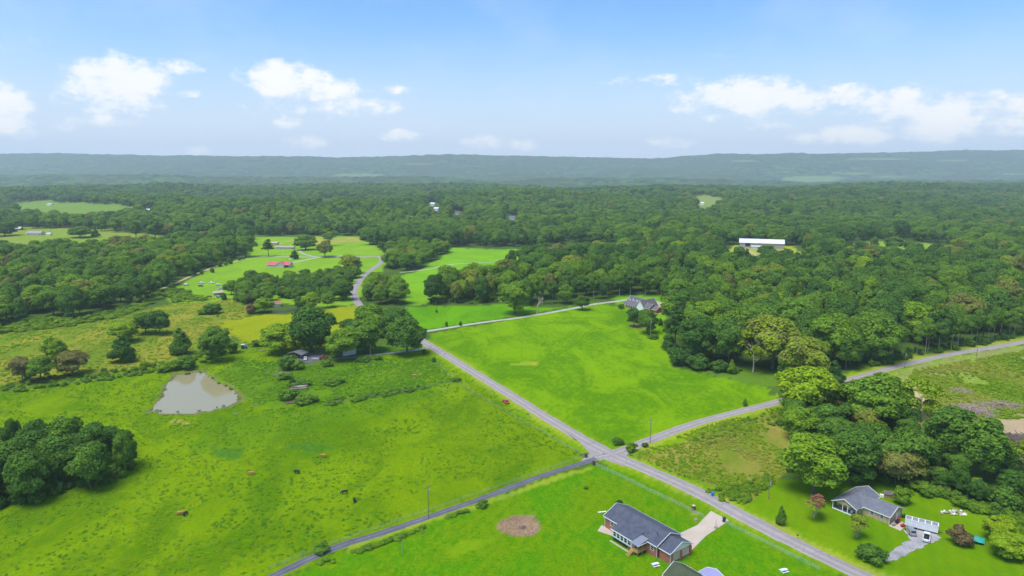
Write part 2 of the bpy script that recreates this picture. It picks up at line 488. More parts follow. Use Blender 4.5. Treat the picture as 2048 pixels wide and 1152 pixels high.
# ---- the ground sheet
rows = np.concatenate([np.linspace(-400, 140, 12), 140 * np.exp(np.arange(1, 440) * 0.0105)])
rows = rows[rows < 10200]
cols = np.linspace(-1, 1, 461)
cols = 1.0 * cols + 0.55 * np.sign(cols) * np.abs(cols) ** 6
YY, SS = np.meshgrid(rows, cols, indexing='ij')
XX = SS * (np.abs(YY) * 0.86 + 130)
PX, PY = project(XX, np.maximum(YY, 40), 0)
ZZ = height(XX, YY)
jx = (vnoise(XX, YY, 9, 1) - .5) * 8 + (vnoise(XX, YY, 3, 2) - .5) * 3
jy = (vnoise(XX, YY, 9, 3) - .5) * 8 + (vnoise(XX, YY, 3, 4) - .5) * 3
depth = np.maximum(YY, 60) * 1.06 + 20
fj = sstep(600, 1300, YY) * 26
PXj, PYj = PX + (jx * .35 + fj * (vnoise(XX, YY, 38, 6) - .5)) * FPX / depth, PY + (jy * .12 + fj * .22 * (vnoise(XX, YY, 45, 7) - .5)) * FPX / depth
CA = np.empty(YY.shape + (3,)); CB = np.empty_like(CA)
CA[:] = (0.085, 0.15, 0.018); CB[:] = (0.06, 0.11, 0.018)
MT = np.full(YY.shape, .35)
front = YY > 40
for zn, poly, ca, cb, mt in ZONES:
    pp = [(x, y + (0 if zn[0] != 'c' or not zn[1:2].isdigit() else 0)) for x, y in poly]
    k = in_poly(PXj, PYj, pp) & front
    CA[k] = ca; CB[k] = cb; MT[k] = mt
for c_ in ([(1235, 905), (1290, 884), (1400, 844), (1560, 802), (1660, 772), (1750, 745), (1810, 729), (1900, 709), (2048, 684), (2300, 640)], [(2050, 1330), (1860, 1217), (1700, 1140), (1600, 1091), (1500, 1040), (1400, 987), (1300, 942), (1205, 899), (1100, 839), (1015, 786), (930, 734), (848, 684)]):
    q_ = np.array([flat_g(*p_) for p_ in c_]); dm = np.full(YY.shape, 1e9)
    for (ax, ay), (bx2, by2) in zip(q_, q_[1:]):
        tt_ = np.clip(((XX - ax) * (bx2 - ax) + (YY - ay) * (by2 - ay)) / ((bx2 - ax) ** 2 + (by2 - ay) ** 2), 0, 1)
        dm = np.minimum(dm, np.hypot(XX - ax - tt_ * (bx2 - ax), YY - ay - tt_ * (by2 - ay)))
    k = (dm + (vnoise(XX, YY, 5, 61) - .5) * 2.5 < 7.6) & front
    CA[k] = (0.18, 0.30, 0.002); CB[k] = (0.12, 0.245, 0.002); MT[k] = .12
    k = (dm + (vnoise(XX, YY, 5, 62) - .5) * 2.2 < 4.3) & front
    CA[k] = (0.30, 0.36, 0.02); CB[k] = (0.26, 0.30, 0.04); MT[k] = .2
k = ~front
CA[k] = (0.15, 0.33, 0.002); CB[k] = (0.12, 0.27, 0.002)
# pond basin with a trodden bank
pin = in_poly(PX, PY, POND)
pc = np.mean(np.array(POND), 0)
bank = in_poly(PXj, PYj, [((x - pc[0]) * 1.10 + pc[0], (y - pc[1]) * 1.14 + pc[1]) for x, y in POND]) & ~pin
CA[bank] = (0.16, 0.20, 0.04); CB[bank] = (0.20, 0.17, 0.08); MT[bank] = .5
CA[pin] = (0.20, 0.16, 0.10); CB[pin] = (0.16, 0.13, 0.08)
ZZ = np.where(pin, ZZ - 1.1, ZZ)
# bare and dry patches with their own outlines
for (cx, cy, rx, ry, ca, cb) in [(1040, 1052, 43, 21, (0.26, 0.17, 0.10), (0.34, 0.24, 0.15)), (829, 750, 9, 3.4, (0.38, 0.25, 0.12), (0.3, 0.26, 0.1)), (618, 795, 8, 3, (0.33, 0.24, 0.1), (0.25, 0.28, 0.05)),
                                 (350, 841, 11, 3, (0.40, 0.28, 0.10), (0.3, 0.3, 0.05)), (368, 847, 8, 2.5, (0.40, 0.28, 0.10), (0.3, 0.3, 0.05)), (1050, 726, 26, 3, (0.27, 0.37, 0.02), (0.24, 0.34, 0.02)),
                                 (1068, 724, 9, 4, (0.36, 0.34, 0.03), (0.3, 0.32, 0.02)), (1282, 655, 10, 3, (0.25, 0.20, 0.06), (0.2, 0.2, 0.05)), (1275, 650, 20, 4, (0.2, 0.18, 0.05), (0.2, 0.22, 0.04)),
                                 (460, 912, 32, 9, (0.08, 0.19, 0.012), (0.07, 0.17, 0.012)), (620, 899, 45, 9, (0.075, 0.20, 0.008), (0.07, 0.17, 0.01)), (640, 706, 26, 6, (0.22, 0.21, 0.06), (0.14, 0.2, 0.03)),
                                 (1415, 1052, 14, 6, (0.32, 0.29, 0.12), (0.25, 0.3, 0.05)), (1390, 1028, 12, 4, (0.36, 0.27, 0.18), (0.2, 0.3, 0.03)), (560, 742, 14, 3, (.3, .27, .1), (.2, .27, .03))]:
    k = ((PXj - cx) / rx) ** 2 + ((PYj - cy) / ry) ** 2 < 1
    CA[k] = ca; CB[k] = cb; MT[k] = .3
nr, nc = YY.shape
V = np.stack([XX.ravel(), YY.ravel(), ZZ.ravel()], 1)
ii = np.arange(nr * nc).reshape(nr, nc)
Fq = np.stack([ii[:-1, :-1].ravel(), ii[:-1, 1:].ravel(), ii[1:, 1:].ravel(), ii[1:, :-1].ravel()], 1)
gme = np_mesh('ground', V, Fq, GROUND, smooth=True)
for nm, arr in (('col_a', CA), ('col_b', CB)):
    at = gme.attributes.new(nm, 'FLOAT_COLOR', 'POINT')
    at.data.foreach_set('color', np.concatenate([arr.reshape(-1, 3), np.ones((nr * nc, 1))], 1).astype(np.float32).ravel())
at = gme.attributes.new('mott', 'FLOAT', 'POINT'); at.data.foreach_set('value', MT.astype(np.float32).ravel())
tag(link('ground', gme), 'open rural land of pastures, mown fields and lawns', None, None, 'structure')

# ---- water
m, t, out = new_mat('pond_water')
p = t.node('ShaderNodeBsdfPrincipled')
geo = t.node('ShaderNodeNewGeometry')
p.inputs['Base Color'].default_value = rgb(0.31, 0.265, 0.14)
p.inputs['Roughness'].default_value = 0.04; p.inputs['IOR'].default_value = 1.5
bmp = t.node('ShaderNodeBump'); bmp.inputs['Strength'].default_value = 0.06; bmp.inputs['Distance'].default_value = 0.2
t.l.new(t.noise(geo.outputs['Position'], 1.2, 3.0), bmp.inputs['Height']); t.l.new(bmp.outputs[0], p.inputs['Normal'])
t.l.new(p.outputs[0], out.inputs[0])
WATER = m
pts = [G((x - pc[0]) * 1.05 + pc[0], (y - pc[1]) * 1.07 + pc[1]) for x, y in POND]
me = bpy.data.meshes.new('pond_water')
me.from_pydata([(x, y, float(height(*POND_C)) - 0.42) for x, y, _ in pts], [], [tuple(range(len(pts)))])
me.materials.append(WATER)
tag(link('pond_water', me), 'muddy pond in the cow pasture', None, None, 'structure')

# ---- far hills: wooded ridges beyond the plain
CREST = np.array([(-500, 310), (0, 311), (100, 309), (250, 315), (420, 314), (620, 315), (700, 318), (830, 314), (1020, 313), (1200, 317), (1300, 319), (1450, 311), (1600, 310), (1800, 306), (2048, 302), (2600, 300)], float)
LOW = np.array([(-500, 352), (0, 352), (330, 352), (520, 357), (900, 356), (1000, 366), (1100, 358), (1400, 360), (1600, 366), (1750, 364), (2048, 362), (2600, 360)], float)
hr = np.concatenate([np.linspace(3350, 6100, 100), np.linspace(6130, 10400, 150)])
hc = np.linspace(-0.95, 0.95, 1000)
HY, HS = np.meshgrid(hr, hc, indexing='ij')
HX = HS * HY
azpx = 1024 + FPX * HS * 0.985
zc = CAM_H + (HOR - np.interp(azpx, CREST[:, 0], CREST[:, 1])) * 9200 / FPX
zl = CAM_H + (HOR - np.interp(azpx, LOW[:, 0], LOW[:, 1])) * 5100 / FPX
z = -8 - 60 * sstep(3400, 4600, HY) + (zl + 62) * np.exp(-((HY - 5100) / 650.) ** 2) + (zc + 56) * sstep(6100, 9200, HY) * (1 - 0.2 * sstep(9300, 10400, HY))
z = z + 26 * (vnoise(HX, HY, 1300, 11) - .5) * sstep(5600, 6800, HY) * (1 - sstep(8600, 9150, HY)) * 4.5
z = z + 95 * (vnoise(HX, HY, 700, 12) - .5) * sstep(5600, 6700, HY) * (1 - sstep(8500, 9100, HY))
z = z + 16 * vnoise(HX, HY, 90, 13) + 13 * vnoise(HX, HY, 34, 14)
hp, hq = project(HX, HY, z)
HILL = new_mat('hill_forest')
m, t, out = HILL
a = t.node('ShaderNodeAttribute', attribute_name='open')
geo = t.node('ShaderNodeNewGeometry')
n1 = t.noise(geo.outputs['Position'], 0.014, 6.0, 0.75)
n2 = t.noise(geo.outputs['Position'], 0.0016, 4.0, 0.6)
c = t.mix(t.smooth(n1, 0.35, 0.65), rgb(0.014, 0.036, 0.014), rgb(0.10, 0.165, 0.05))
c = t.mix(t.smooth(n2, 0.45, 0.65), c, rgb(0.06, 0.085, 0.03))
c = t.mix(a.outputs['Fac'], c, rgb(0.15, 0.22, 0.07))
d = t.node('ShaderNodeBsdfDiffuse'); t.l.new(c, d.inputs[0]); t.l.new(d.outputs[0], out.inputs[0])
V = np.stack([HX.ravel(), HY.ravel(), z.ravel()], 1)
nr, nc = HY.shape
ii = np.arange(nr * nc).reshape(nr, nc)
Fq = np.stack([ii[:-1, :-1].ravel(), ii[:-1, 1:].ravel(), ii[1:, 1:].ravel(), ii[1:, :-1].ravel()], 1)
hme = np_mesh('hills', V, Fq, m, smooth=True)
op = np.zeros(HY.shape, np.float32)
for (cx, cy, rx, ry) in [(1625, 358, 62, 6.5), (1480, 322, 30, 1.5), (1760, 318, 60, 2), (1700, 347, 30, 2), (720, 350, 60, 2.5), (840, 328, 26, 1.5), (1560, 344, 20, 1.2), (1900, 321, 40, 1.5), (2030, 348, 30, 1.5), (1780, 354, 30, 1.5)]:
    op[((hp - cx + (vnoise(HX, HY, 120, 5) - .5) * 30) / rx) ** 2 + ((hq - cy) / ry) ** 2 < 1] = 1
at = hme.attributes.new('open', 'FLOAT', 'POINT'); at.data.foreach_set('value', op.ravel())
tag(link('hills', hme), 'long wooded ridge fading into blue haze', None, None, 'structure')


# ------------------------------------------------------------------ roads
def smooth_line(P, step=3.0):
    P = [np.array(p, float) for p in P]
    P = [2 * P[0] - P[1]] + P + [2 * P[-1] - P[-2]]
    outp = []
    for i in range(1, len(P) - 2):
        a, b, c, d = P[i - 1:i + 3]
        n = max(2, int(np.linalg.norm(c - b) / step))
        for j in range(n):
            s = j / n
            outp.append(0.5 * ((2 * b) + (-a + c) * s + (2 * a - 5 * b + 4 * c - d) * s * s + (-a + 3 * b - 3 * c + d) * s ** 3))
    outp.append(P[-2])
    return np.array(outp)


def road_mat(name, ca, cb, track=0.15, crack=True, patch=0.0):
    m, t, out = new_mat(name)
    geo = t.node('ShaderNodeNewGeometry'); pos = geo.outputs['Position']
    ac = t.node('ShaderNodeAttribute', attribute_name='across')
    n1 = t.noise(pos, 0.18, 5.0, 0.6); n2 = t.noise(pos, 2.5, 4.0, 0.7)
    c = t.mix(t.smooth(t.math('ADD', n1, t.math('MULTIPLY', n2, .5)), 0.5, 1.0), rgb(*ca), rgb(*cb))
    # wheel tracks: two worn bands a lane
    wv = t.math('COSINE', t.math('MULTIPLY', ac.outputs['Fac'], 12.566))
    k = t.math('MULTIPLY_ADD', t.math('MULTIPLY', wv, t.math('MULTIPLY_ADD', n1, .8, .4)), track, 1.0)
    k = t.math('ADD', k, t.math('MULTIPLY_ADD', n2, 0.45, -0.22))
    hs = t.node('ShaderNodeHueSaturation'); t.l.new(c, hs.inputs['Color']); t.l.new(k, hs.inputs['Value'])
    col = hs.outputs[0]
    if crack:
        vo = t.node('ShaderNodeTexVoronoi', feature='DISTANCE_TO_EDGE'); t.l.new(pos, vo.inputs['Vector']); vo.inputs['Scale'].default_value = 0.22
        ck = t.math('MULTIPLY', t.smooth(vo.outputs[0], 0.0, 0.02, 1, 0), t.smooth(n1, .45, .6))
        col = t.mix(t.math('MULTIPLY', ck, .6), col, rgb(0.06, 0.055, 0.06))
        tar = t.smooth(t.noise(pos, 0.5, 3.0, .7, 1.5), .66, .70)
        col = t.mix(t.math('MULTIPLY', tar, .6), col, rgb(0.07, 0.065, 0.07))
    p = t.node('ShaderNodeBsdfPrincipled')
    t.l.new(col, p.inputs['Base Color']); p.inputs['Roughness'].default_value = 0.88; p.inputs['Specular IOR Level'].default_value = 0.25
    t.l.new(p.outputs[0], out.inputs[0])
    return m


ASPHALT = road_mat('old_asphalt', (0.29, 0.25, 0.235), (0.35, 0.30, 0.28))
LANE = road_mat('dark_asphalt', (0.10, 0.098, 0.12), (0.15, 0.142, 0.162), .25)
GRAVEL = road_mat('gravel', (0.36, 0.33, 0.27), (0.46, 0.43, 0.36), .18, False)
GREYGRAVEL = road_mat('grey_gravel', (0.22, 0.205, 0.20), (0.42, 0.39, 0.39), .1, False)
DIRT = road_mat('dirt', (0.50, 0.36, 0.20), (0.42, 0.31, 0.17), .15, False)
CONCRETE = road_mat('concrete', (0.47, 0.375, 0.29), (0.54, 0.44, 0.35), .05, False)
ROADLINES = []


def road(name, pxs, width, mat, lift, label, rag=0.5, step=2.0, taper=None):
    P = smooth_line([G(*q)[:2] for q in pxs], step)
    T = np.gradient(P, axis=0); T /= np.linalg.norm(T, axis=1)[:, None]
    N = np.stack([-T[:, 1], T[:, 0]], 1)
    s = np.concatenate([[0], np.cumsum(np.linalg.norm(np.diff(P, axis=0), axis=1))])
    acr = np.array([-1, -.96, -.5, 0, .5, .96, 1.])
    V, A = [], []
    for j, u in enumerate(acr):
        off = u * width / 2 * np.ones(len(P))
        if abs(u) > .9: off = off + np.sign(u) * rag * (vnoise(s, s * 0 + j // 4 * 50, 4, 21) + .6 * vnoise(s, s * 0 + j // 4 * 50, 1.3, 22) - .8)
        Q = P + N * off[:, None]
        zz = height(Q[:, 0], Q[:, 1]) + lift + .05 * (1 - u * u) - (0.05 if abs(u) == 1 else 0)
        V.append(np.column_stack([Q, zz])); A.append(np.full(len(P), u * .5))
    n = len(P); k = len(acr)
    V = np.concatenate(V)
    Fq = []
    for j in range(k - 1):
        i = np.arange(n - 1)
        Fq.append(np.stack([j * n + i, (j + 1) * n + i, (j + 1) * n + i + 1, j * n + i + 1], 1)[:, ::-1])
    me = np_mesh(name, V, np.concatenate(Fq), mat, smooth=True)
    at = me.attributes.new('across', 'FLOAT', 'POINT'); at.data.foreach_set('value', np.concatenate(A).astype(np.float32))
    ROADLINES.append((P, width))
    return tag(link(name, me), label, None, None, 'structure')


def patch(name, pxs, mat, lift, label, inset=0.0):
    P = [G(*q) for q in pxs]
    me = bpy.data.meshes.new(name)
    bm = bmesh.new()
    f = bm.faces.new([bm.verts.new((x, y, 0)) for x, y, _ in P])
    if f.normal.z < 0 or True:
        bmesh.ops.recalc_face_normals(bm, faces=bm.faces)
        bm.faces.ensure_lookup_table()
        if bm.faces[0].normal.z < 0: bmesh.ops.reverse_faces(bm, faces=bm.faces)
    if inset:
        for _ in range(3): bmesh.ops.subdivide_edges(bm, edges=[e for e in bm.edges if e.calc_length() > 1.2], cuts=1)
        for v in bm.verts: v.co.x += random.uniform(-inset, inset); v.co.y += random.uniform(-inset, inset)
    bmesh.ops.triangulate(bm, faces=bm.faces)
    for _ in range(3):
        bmesh.ops.subdivide_edges(bm, edges=[e for e in bm.edges if e.calc_length() > 3.0], cuts=1)
        bmesh.ops.triangulate(bm, faces=bm.faces)
    for v in bm.verts: v.co.z = float(height(v.co.x, v.co.y)) + lift
    bm.to_mesh(me); bm.free()
    me.materials.append(mat)
    at = me.attributes.new('across', 'FLOAT', 'POINT')
    at.data.foreach_set('value', np.full(len(me.vertices), .125, np.float32))
    return tag(link(name, me), label, None, None, 'structure')


road('road', [(2050, 1330), (1860, 1217), (1700, 1140), (1600, 1091), (1500, 1040), (1400, 987), (1300, 942), (1205, 899), (1100, 839), (1015, 786), (930, 734), (848, 684), (800, 655), (750, 630), (722, 612), (710, 596), (709, 582),
              (716, 565), (735, 545), (757, 530), (765, 520), (757, 513), (738, 513), (700, 513), (660, 513.5)], 6.3, ASPHALT, .07, 'old grey country road running diagonally past the farm')
road('side_road', [(1190, 916), (1235, 905), (1290, 884), (1400, 844), (1560, 802), (1660, 772), (1750, 745), (1810, 729), (1900, 709), (2048, 684), (2300, 640), (2600, 600)], 5.6, ASPHALT, .062, 'grey side road leaving the crossroads towards the woods')
road('lane', [(1215, 906), (1180, 921), (1100, 946), (960, 998), (860, 1033), (760, 1067), (665, 1098), (560, 1146), (430, 1215)], 3.1, LANE, .054, 'narrow dark paved lane beside the cow pasture')
road('gravel_drive', [(836, 665), (870, 660), (950, 647), (1040, 635), (1100, 625), (1150, 616), (1190, 608), (1230, 603), (1265, 598), (1300, 600), (1330, 610)], 4.2, GRAVEL, .05, 'pale gravel drive to the brick house')
road('farm_drive', [(870, 692), (845, 698), (800, 704), (750, 709), (700, 715), (660, 718), (625, 716)], 3.2, GREYGRAVEL, .046, 'grey drive to the farmhouse in the trees', .5)
road('dirt_track', [(325, 577), (345, 569), (380, 553), (420, 537), (450, 527), (478, 521), (500, 518)], 3.4, DIRT, .05, 'sandy dirt track along the wood edge', .6)
road('back_road', [(470, 513), (520, 513), (575, 513.5), (620, 514), (665, 512), (700, 511)], 4.0, GRAVEL, .045, 'pale back road behind the red roofed house')
road('loop_drive', [(575, 527), (600, 522), (630, 516), (660, 512)], 4.5, GRAVEL, .04, 'short drive to the red roofed house')
road('home_drive', [(608, 497), (600, 503), (612, 509), (632, 514)], 3.2, GRAVEL, .036, 'short drive up to the mobile home')
road('meadow_track', [(800, 545), (830, 542), (860, 538), (910, 528), (985, 525)], 3.0, GRAVEL, .04, 'gravel track crossing the meadow', .8)
road('barn_track', [(1484, 495), (1490, 498), (1505, 505), (1515, 512)], 4.5, DIRT, .05, 'pale dirt track at the big barn', .8)
patch('junction', [(1150, 872), (1190, 893), (1222, 900), (1262, 892), (1285, 884), (1292, 892), (1262, 903), (1252, 912), (1262, 926), (1290, 941), (1240, 930), (1205, 918), (1185, 924), (1160, 928), (1165, 918), (1180, 908)], ASPHALT, .048, 'flared tarmac of the crossroads')
patch('driveway', [(1422, 1022), (1458, 1041), (1412, 1072), (1376, 1108), (1362, 1103), (1340, 1075), (1352, 1070), (1395, 1050), (1410, 1034)], CONCRETE, .05, 'pale concrete driveway of the brick ranch house')
patch('gravel_yard', [(1808, 1058), (1840, 1056), (1875, 1064), (1880, 1078), (1855, 1090), (1830, 1100), (1800, 1118), (1772, 1122), (1776, 1108), (1800, 1090), (1818, 1080)], GREYGRAVEL, .05, 'grey gravel parking beside the tan cottage', .55)
patch('farm_yard', [(582, 722), (600, 727), (625, 727), (650, 717), (650, 708), (610, 708), (585, 714)], LANE, .04, 'grey gravel yard before the carport', .5)
patch('patio', [(1777, 1052), (1795, 1037), (1813, 1050), (1801, 1062)], CONCRETE, .06, 'concrete patio at the end of the tan cottage')
patch('house_apron', [(1288, 612), (1320, 604), (1345, 616), (1320, 628)], DIRT, .03, 'bare drive apron behind the brick house', .8)
patch('walk', [(1203, 1050), (1230, 1062), (1225, 1072), (1195, 1062)], CONCRETE, .03, 'small paved strip at the sunroom')

# ------------------------------------------------------------------ tree prototypes (unit height)
def unit(v): return v / np.maximum(np.linalg.norm(v, axis=-1, keepdims=True), 1e-9)


ICO = None


def ico():
    global ICO
    if ICO is None:
        bm = bmesh.new(); bmesh.ops.create_icosphere(bm, subdivisions=1, radius=1.0)
        bm.verts.ensure_lookup_table()
        ICO = (np.array([v.co[:] for v in bm.verts]), np.array([[v.index for v in f.verts] for f in bm.faces])); bm.free()
    return ICO


def crown(name, lobes, n, size, r, centre, mat=None, core=0.70, up=0.30, jit=0.34, mind=0.80):
    """leaf-sized quads spread over a set of lobes (centre xyz, radius xyz), with a dim core"""
    C = np.array([l[0] for l in lobes]); Q = np.array([l[1] for l in lobes])
    wgt = Q.prod(1) ** (2 / 3); wgt /= wgt.sum()
    k = r.choice(len(lobes), n * 3, p=wgt)
    D = unit(r.normal(size=(n * 3, 3)))
    D[:, 2] = np.where(D[:, 2] < -0.45, -D[:, 2], D[:, 2])
    P = C[k] + Q[k] * D * r.uniform(0.82, 1.10, (n * 3, 1))
    keep = np.ones(len(P), bool)
    for i in range(len(lobes)):
        dd = (((P - C[i]) / Q[i]) ** 2).sum(1)
        keep &= ~((dd < mind ** 2) & (k != i))
    P, D = P[keep][:n], D[keep][:n]
    N = unit(D * 0.75 + unit(P - np.array(centre)) * 0.45 + r.normal(size=P.shape) * (jit + .2) + np.array([0, 0, up]))
    NS = unit(D * 0.50 + unit((P - np.array(centre)) * np.array([1.25, 1.25, .8])) * 0.95 + r.normal(size=P.shape) * jit * .55 + np.array([0, 0, up - .12]))
    A = unit(np.cross(N, r.normal(size=P.shape))); B = np.cross(N, A)
    s = size * r.uniform(0.6, 1.35, (len(P), 1))
    a = A * s; b = B * s * r.uniform(0.55, 0.95, (len(P), 1))
    bend = N * s * r.uniform(-.35, .1, (len(P), 1))
    Vq = np.stack([P - a + bend, P - b * .9, P + a + bend, P + b], 1).reshape(-1, 3)
    Ft = np.arange(len(P) * 4).reshape(-1, 4)
    F3 = np.concatenate([Ft[:, [0, 1, 2]], Ft[:, [0, 2, 3]]])
    iv, if_ = ico()
    Vs, Fs, o = [Vq], [F3], len(Vq)
    Ns = [np.repeat(NS, 4, axis=0)]
    for c_, q_ in lobes:
        Vs.append(np.array(c_) + iv * np.array(q_) * core * r.uniform(.85, 1.1, (len(iv), 1))); Fs.append(if_ + o); o += len(iv); Ns.append(iv * 1.0)
    return np.concatenate(Vs), np.concatenate(Fs), np.concatenate(Ns)


def trunk_mb(r, top, rad, lobes, n_limb=6, lean=0.0, fork=0.35):
    mb = MB()
    a = np.array([0, 0, -0.02]); prev = a
    segs = 4
    pts = [a]
    for i in range(1, segs + 1):
        f = i / segs
        pts.append(np.array([lean * f + r.normal() * .006, r.normal() * .006, top * f]))
    for i in range(segs):
        k0 = 1 - .75 * i / segs; k1 = 1 - .75 * (i + 1) / segs
        if i == 0: k0 = 1.35
        mb.tube(pts[i], pts[i + 1], rad * k0, rad * k1, 6, cap=False)
    sel = list(range(len(lobes))); r.shuffle(sel)
    for i in sel[:n_limb]:
        c_ = np.array(lobes[i][0])
        f = min(max(fork, r.uniform(fork, 0.95) * min(1, c_[2] / top)), .97)
        st = pts[0] * (1 - f) + pts[-1] * f
        if c_[2] < st[2]: st = np.array([0, 0, max(.05, c_[2] * .8)])
        mid = (st + c_) / 2 + np.array([0, 0, -.02]) + r.normal(size=3) * .01
        mb.tube(st, mid, rad * .42, rad * .28, 5, cap=False); mb.tube(mid, c_, rad * .28, rad * .1, 5, cap=False)
    return mb


JOIN = {}
PROTO = {}          # kind -> list of (crown mesh, trunk mesh, crown radius)


def add_proto(kind, lobes, n, size, r, centre, top, rad, mat=LEAF, bark=BARK, n_limb=6, lean=0., core=.70, jit=.34, up=.30, smooth=False, mind=.8, fork=.35):
    i = len(PROTO.setdefault(kind, []))
    V, Fc, Nv = crown('c', lobes, n, size, r, centre, core=core, jit=jit, up=up, mind=mind)
    cm = np_mesh('crown_' + kind, V, Fc, mat, smooth=True)
    cm.normals_split_custom_set_from_vertices(Nv.astype(np.float32))
    tmb = trunk_mb(r, top, rad, lobes, n_limb, lean, fork)
    tm = tmb.mesh('trunk_' + kind, bark)
    JOIN[cm.name] = (V, Fc, Nv, tmb)
    w_ = float(np.percentile(np.hypot(V[:, 0], V[:, 1]), 93))
    PROTO[kind].append((cm, tm, w_))


def ell_lobes(r, n, centre, rad, lr, lo=0.35, squash=.85):
    L = []
    tries = 0
    while len(L) < n and tries < 4000:
        tries += 1
        d = unit(r.normal(size=3)); q = r.uniform(lo, 1) ** .6
        c_ = np.array(centre) + np.array(rad) * d * q
        rr = r.uniform(*lr)
        if all(np.linalg.norm(c_ - l[0]) > .62 * rr for l in L):
            L.append((c_, np.array([rr, rr, rr * squash])))
    return L


r_ = np.random.default_rng(11)
for i in range(6):      # broad oak-like crowns
    L = ell_lobes(r_, 10, (0, 0, .54), (.23, .23, .25), (.14, .21), lo=.6)
    L += ell_lobes(r_, 22, (r_.uniform(-.03, .03), r_.uniform(-.03, .03), .52), (.35, .35, .38), (.06, .12), lo=.75)
    L += [(np.array([0, 0, .48]), np.array([.24, .24, .30]))]
    add_proto('oak', L, 5200, .0215, r_, (0, 0, .3), .55, .020, n_limb=9)
for i in range(5):      # taller woodland crowns
    L = ell_lobes(r_, 9, (0, 0, .56), (.16, .16, .30), (.11, .16), lo=.55, squash=1.1)
    L += ell_lobes(r_, 18, (r_.uniform(-.03, .03), r_.uniform(-.03, .03), .56), (.25, .25, .38), (.05, .10), lo=.75, squash=1.1)
    L += [(np.array([0, 0, .6]), np.array([.17, .17, .28]))]
    add_proto('tall', L, 4200, .0205, r_, (0, 0, .35), .62, .019, n_limb=8)
for i in range(3):      # open crowns with pale limbs showing
    L = ell_lobes(r_, 17, (0, 0, .60), (.29, .29, .28), (.07, .115), lo=.7)
    add_proto('open', L, 2600, .021, r_, (0, 0, .5), .6, .013, bark=PALEBARK, n_limb=15, core=.5, jit=.7)
for i in range(3):      # dense conical to egg-shaped evergreens
    L = []
    for j in range(26):
        f = r_.uniform(0.03, .93); ang = r_.uniform(0, 6.28); q = (.30 * (1 - f) ** .75) * min(1, .55 + f * 2.2)
        rr = .05 + .085 * (1 - f)
        L.append((np.array([math.cos(ang) * q * .8, math.sin(ang) * q * .8, .06 + f * .88]), np.array([rr, rr, rr * 1.1])))
    L.append((np.array([0, 0, .4]), np.array([.19, .19, .36])))
    add_proto('cone', L, 3000, .022, r_, (0, 0, .3), .5, .022, n_limb=3)
for i in range(3):      # pines: bare bole, tiered flat plates of needles
    L = []
    for j in range(17):
        f = j / 16.; ang = j * 2.4 + r_.uniform(-.4, .4); q = r_.uniform(.10, .19) * (1.05 - f * .75)
        rr = r_.uniform(.075, .115) * (1.1 - .5 * f)
        L.append((np.array([math.cos(ang) * q, math.sin(ang) * q, .42 + f * .53]), np.array([rr * 1.15, rr * 1.15, rr * .55])))
    add_proto('pine', L, 2000, .020, r_, (0, 0, .6), .95, .016, n_limb=14, core=.6, jit=.75, fork=.4)
for i in range(3):      # slender edge trees: long pale bole, crown carried high
    L = ell_lobes(r_, 16, (0, 0, .70), (.13, .13, .24), (.06, .11), lo=.4, squash=1.0)
    add_proto('bole', L, 2400, .018, r_, (0, 0, .5), .8, .0085, bark=PALEBARK, n_limb=8, core=.6, fork=.5)
for i in range(4):      # shrubs, leafy to the ground
    L = ell_lobes(r_, 24, (0, 0, .42), (.46, .46, .38), (.10, .21), squash=1.0)
    L += [(np.array([0, 0, .3]), np.array([.36, .36, .34]))]
    add_proto('shrub', L, 1300, .045, r_, (0, 0, .2), .35, .03, n_limb=4)
for i in range(2):      # small crape-myrtle: vase of stems under a loose head
    L = ell_lobes(r_, 13, (0, 0, .66), (.28, .28, .20), (.09, .14), lo=.5)
    add_proto('myrtle', L, 1300, .028, r_, (0, 0, .3), .2, .018, bark=PALEBARK, n_limb=10, core=.55, fork=.1)
for i in range(2):      # wide flat-layered mimosa-like crowns
    L = []
    for j in range(24):
        ang = r_.uniform(0, 6.28); q = r_.uniform(.05, .46); zz = .35 + r_.uniform(0, .5) * (1 - q * .8)
        rr = r_.uniform(.10, .17)
        L.append((np.array([math.cos(ang) * q, math.sin(ang) * q, zz]), np.array([rr * 1.25, rr * 1.25, rr * .55])))
    L.append((np.array([0, 0, .4]), np.array([.38, .38, .28])))
    add_proto('layer', L, 3200, .028, r_, (0, 0, .1), .5, .022, n_limb=9)
# a dead tree: bare forked limbs
mb = MB()


def fork_limb(p, d, ln, rad, depth):
    q = p + d * ln
    mb.tube(p, q, rad, rad * .6, 5, cap=False)
    if depth == 0: return
    for _ in range(3):
        fork_limb(p + d * ln * random.uniform(.6, 1), (d + Vector((random.uniform(-.8, .8), random.uniform(-.8, .8), random.uniform(-.1, .5)))).normalized(), ln * .62, rad * .5, depth - 1)


fork_limb(Vector((0, 0, -.02)), Vector((.03, 0, 1)).normalized(), .42, .032, 4)
SNAG = mb.mesh('snag', PALEBARK)

TREES = []
# crown centre offset etc. are the prototype's own; a tree is an Empty with trunk and crown


def tree(name, px, py, top, wide, kind, tint, label, cat='tree', group=None, var=None, crown_label=None):
    """spot on the ground, row of the tree's top and width (photo pixels)"""
    x, y, z = G(px, py)
    lo, hi = 0.5, 60.0
    for _ in range(30):
        h = (lo + hi) / 2
        if project(x, y, z + h)[1] > top: lo = h
        else: hi = h
    w_m = wide / px_per_m(px, py)
    return tree_at(name, x, y, z, h, w_m, kind, tint, label, cat, group, var)


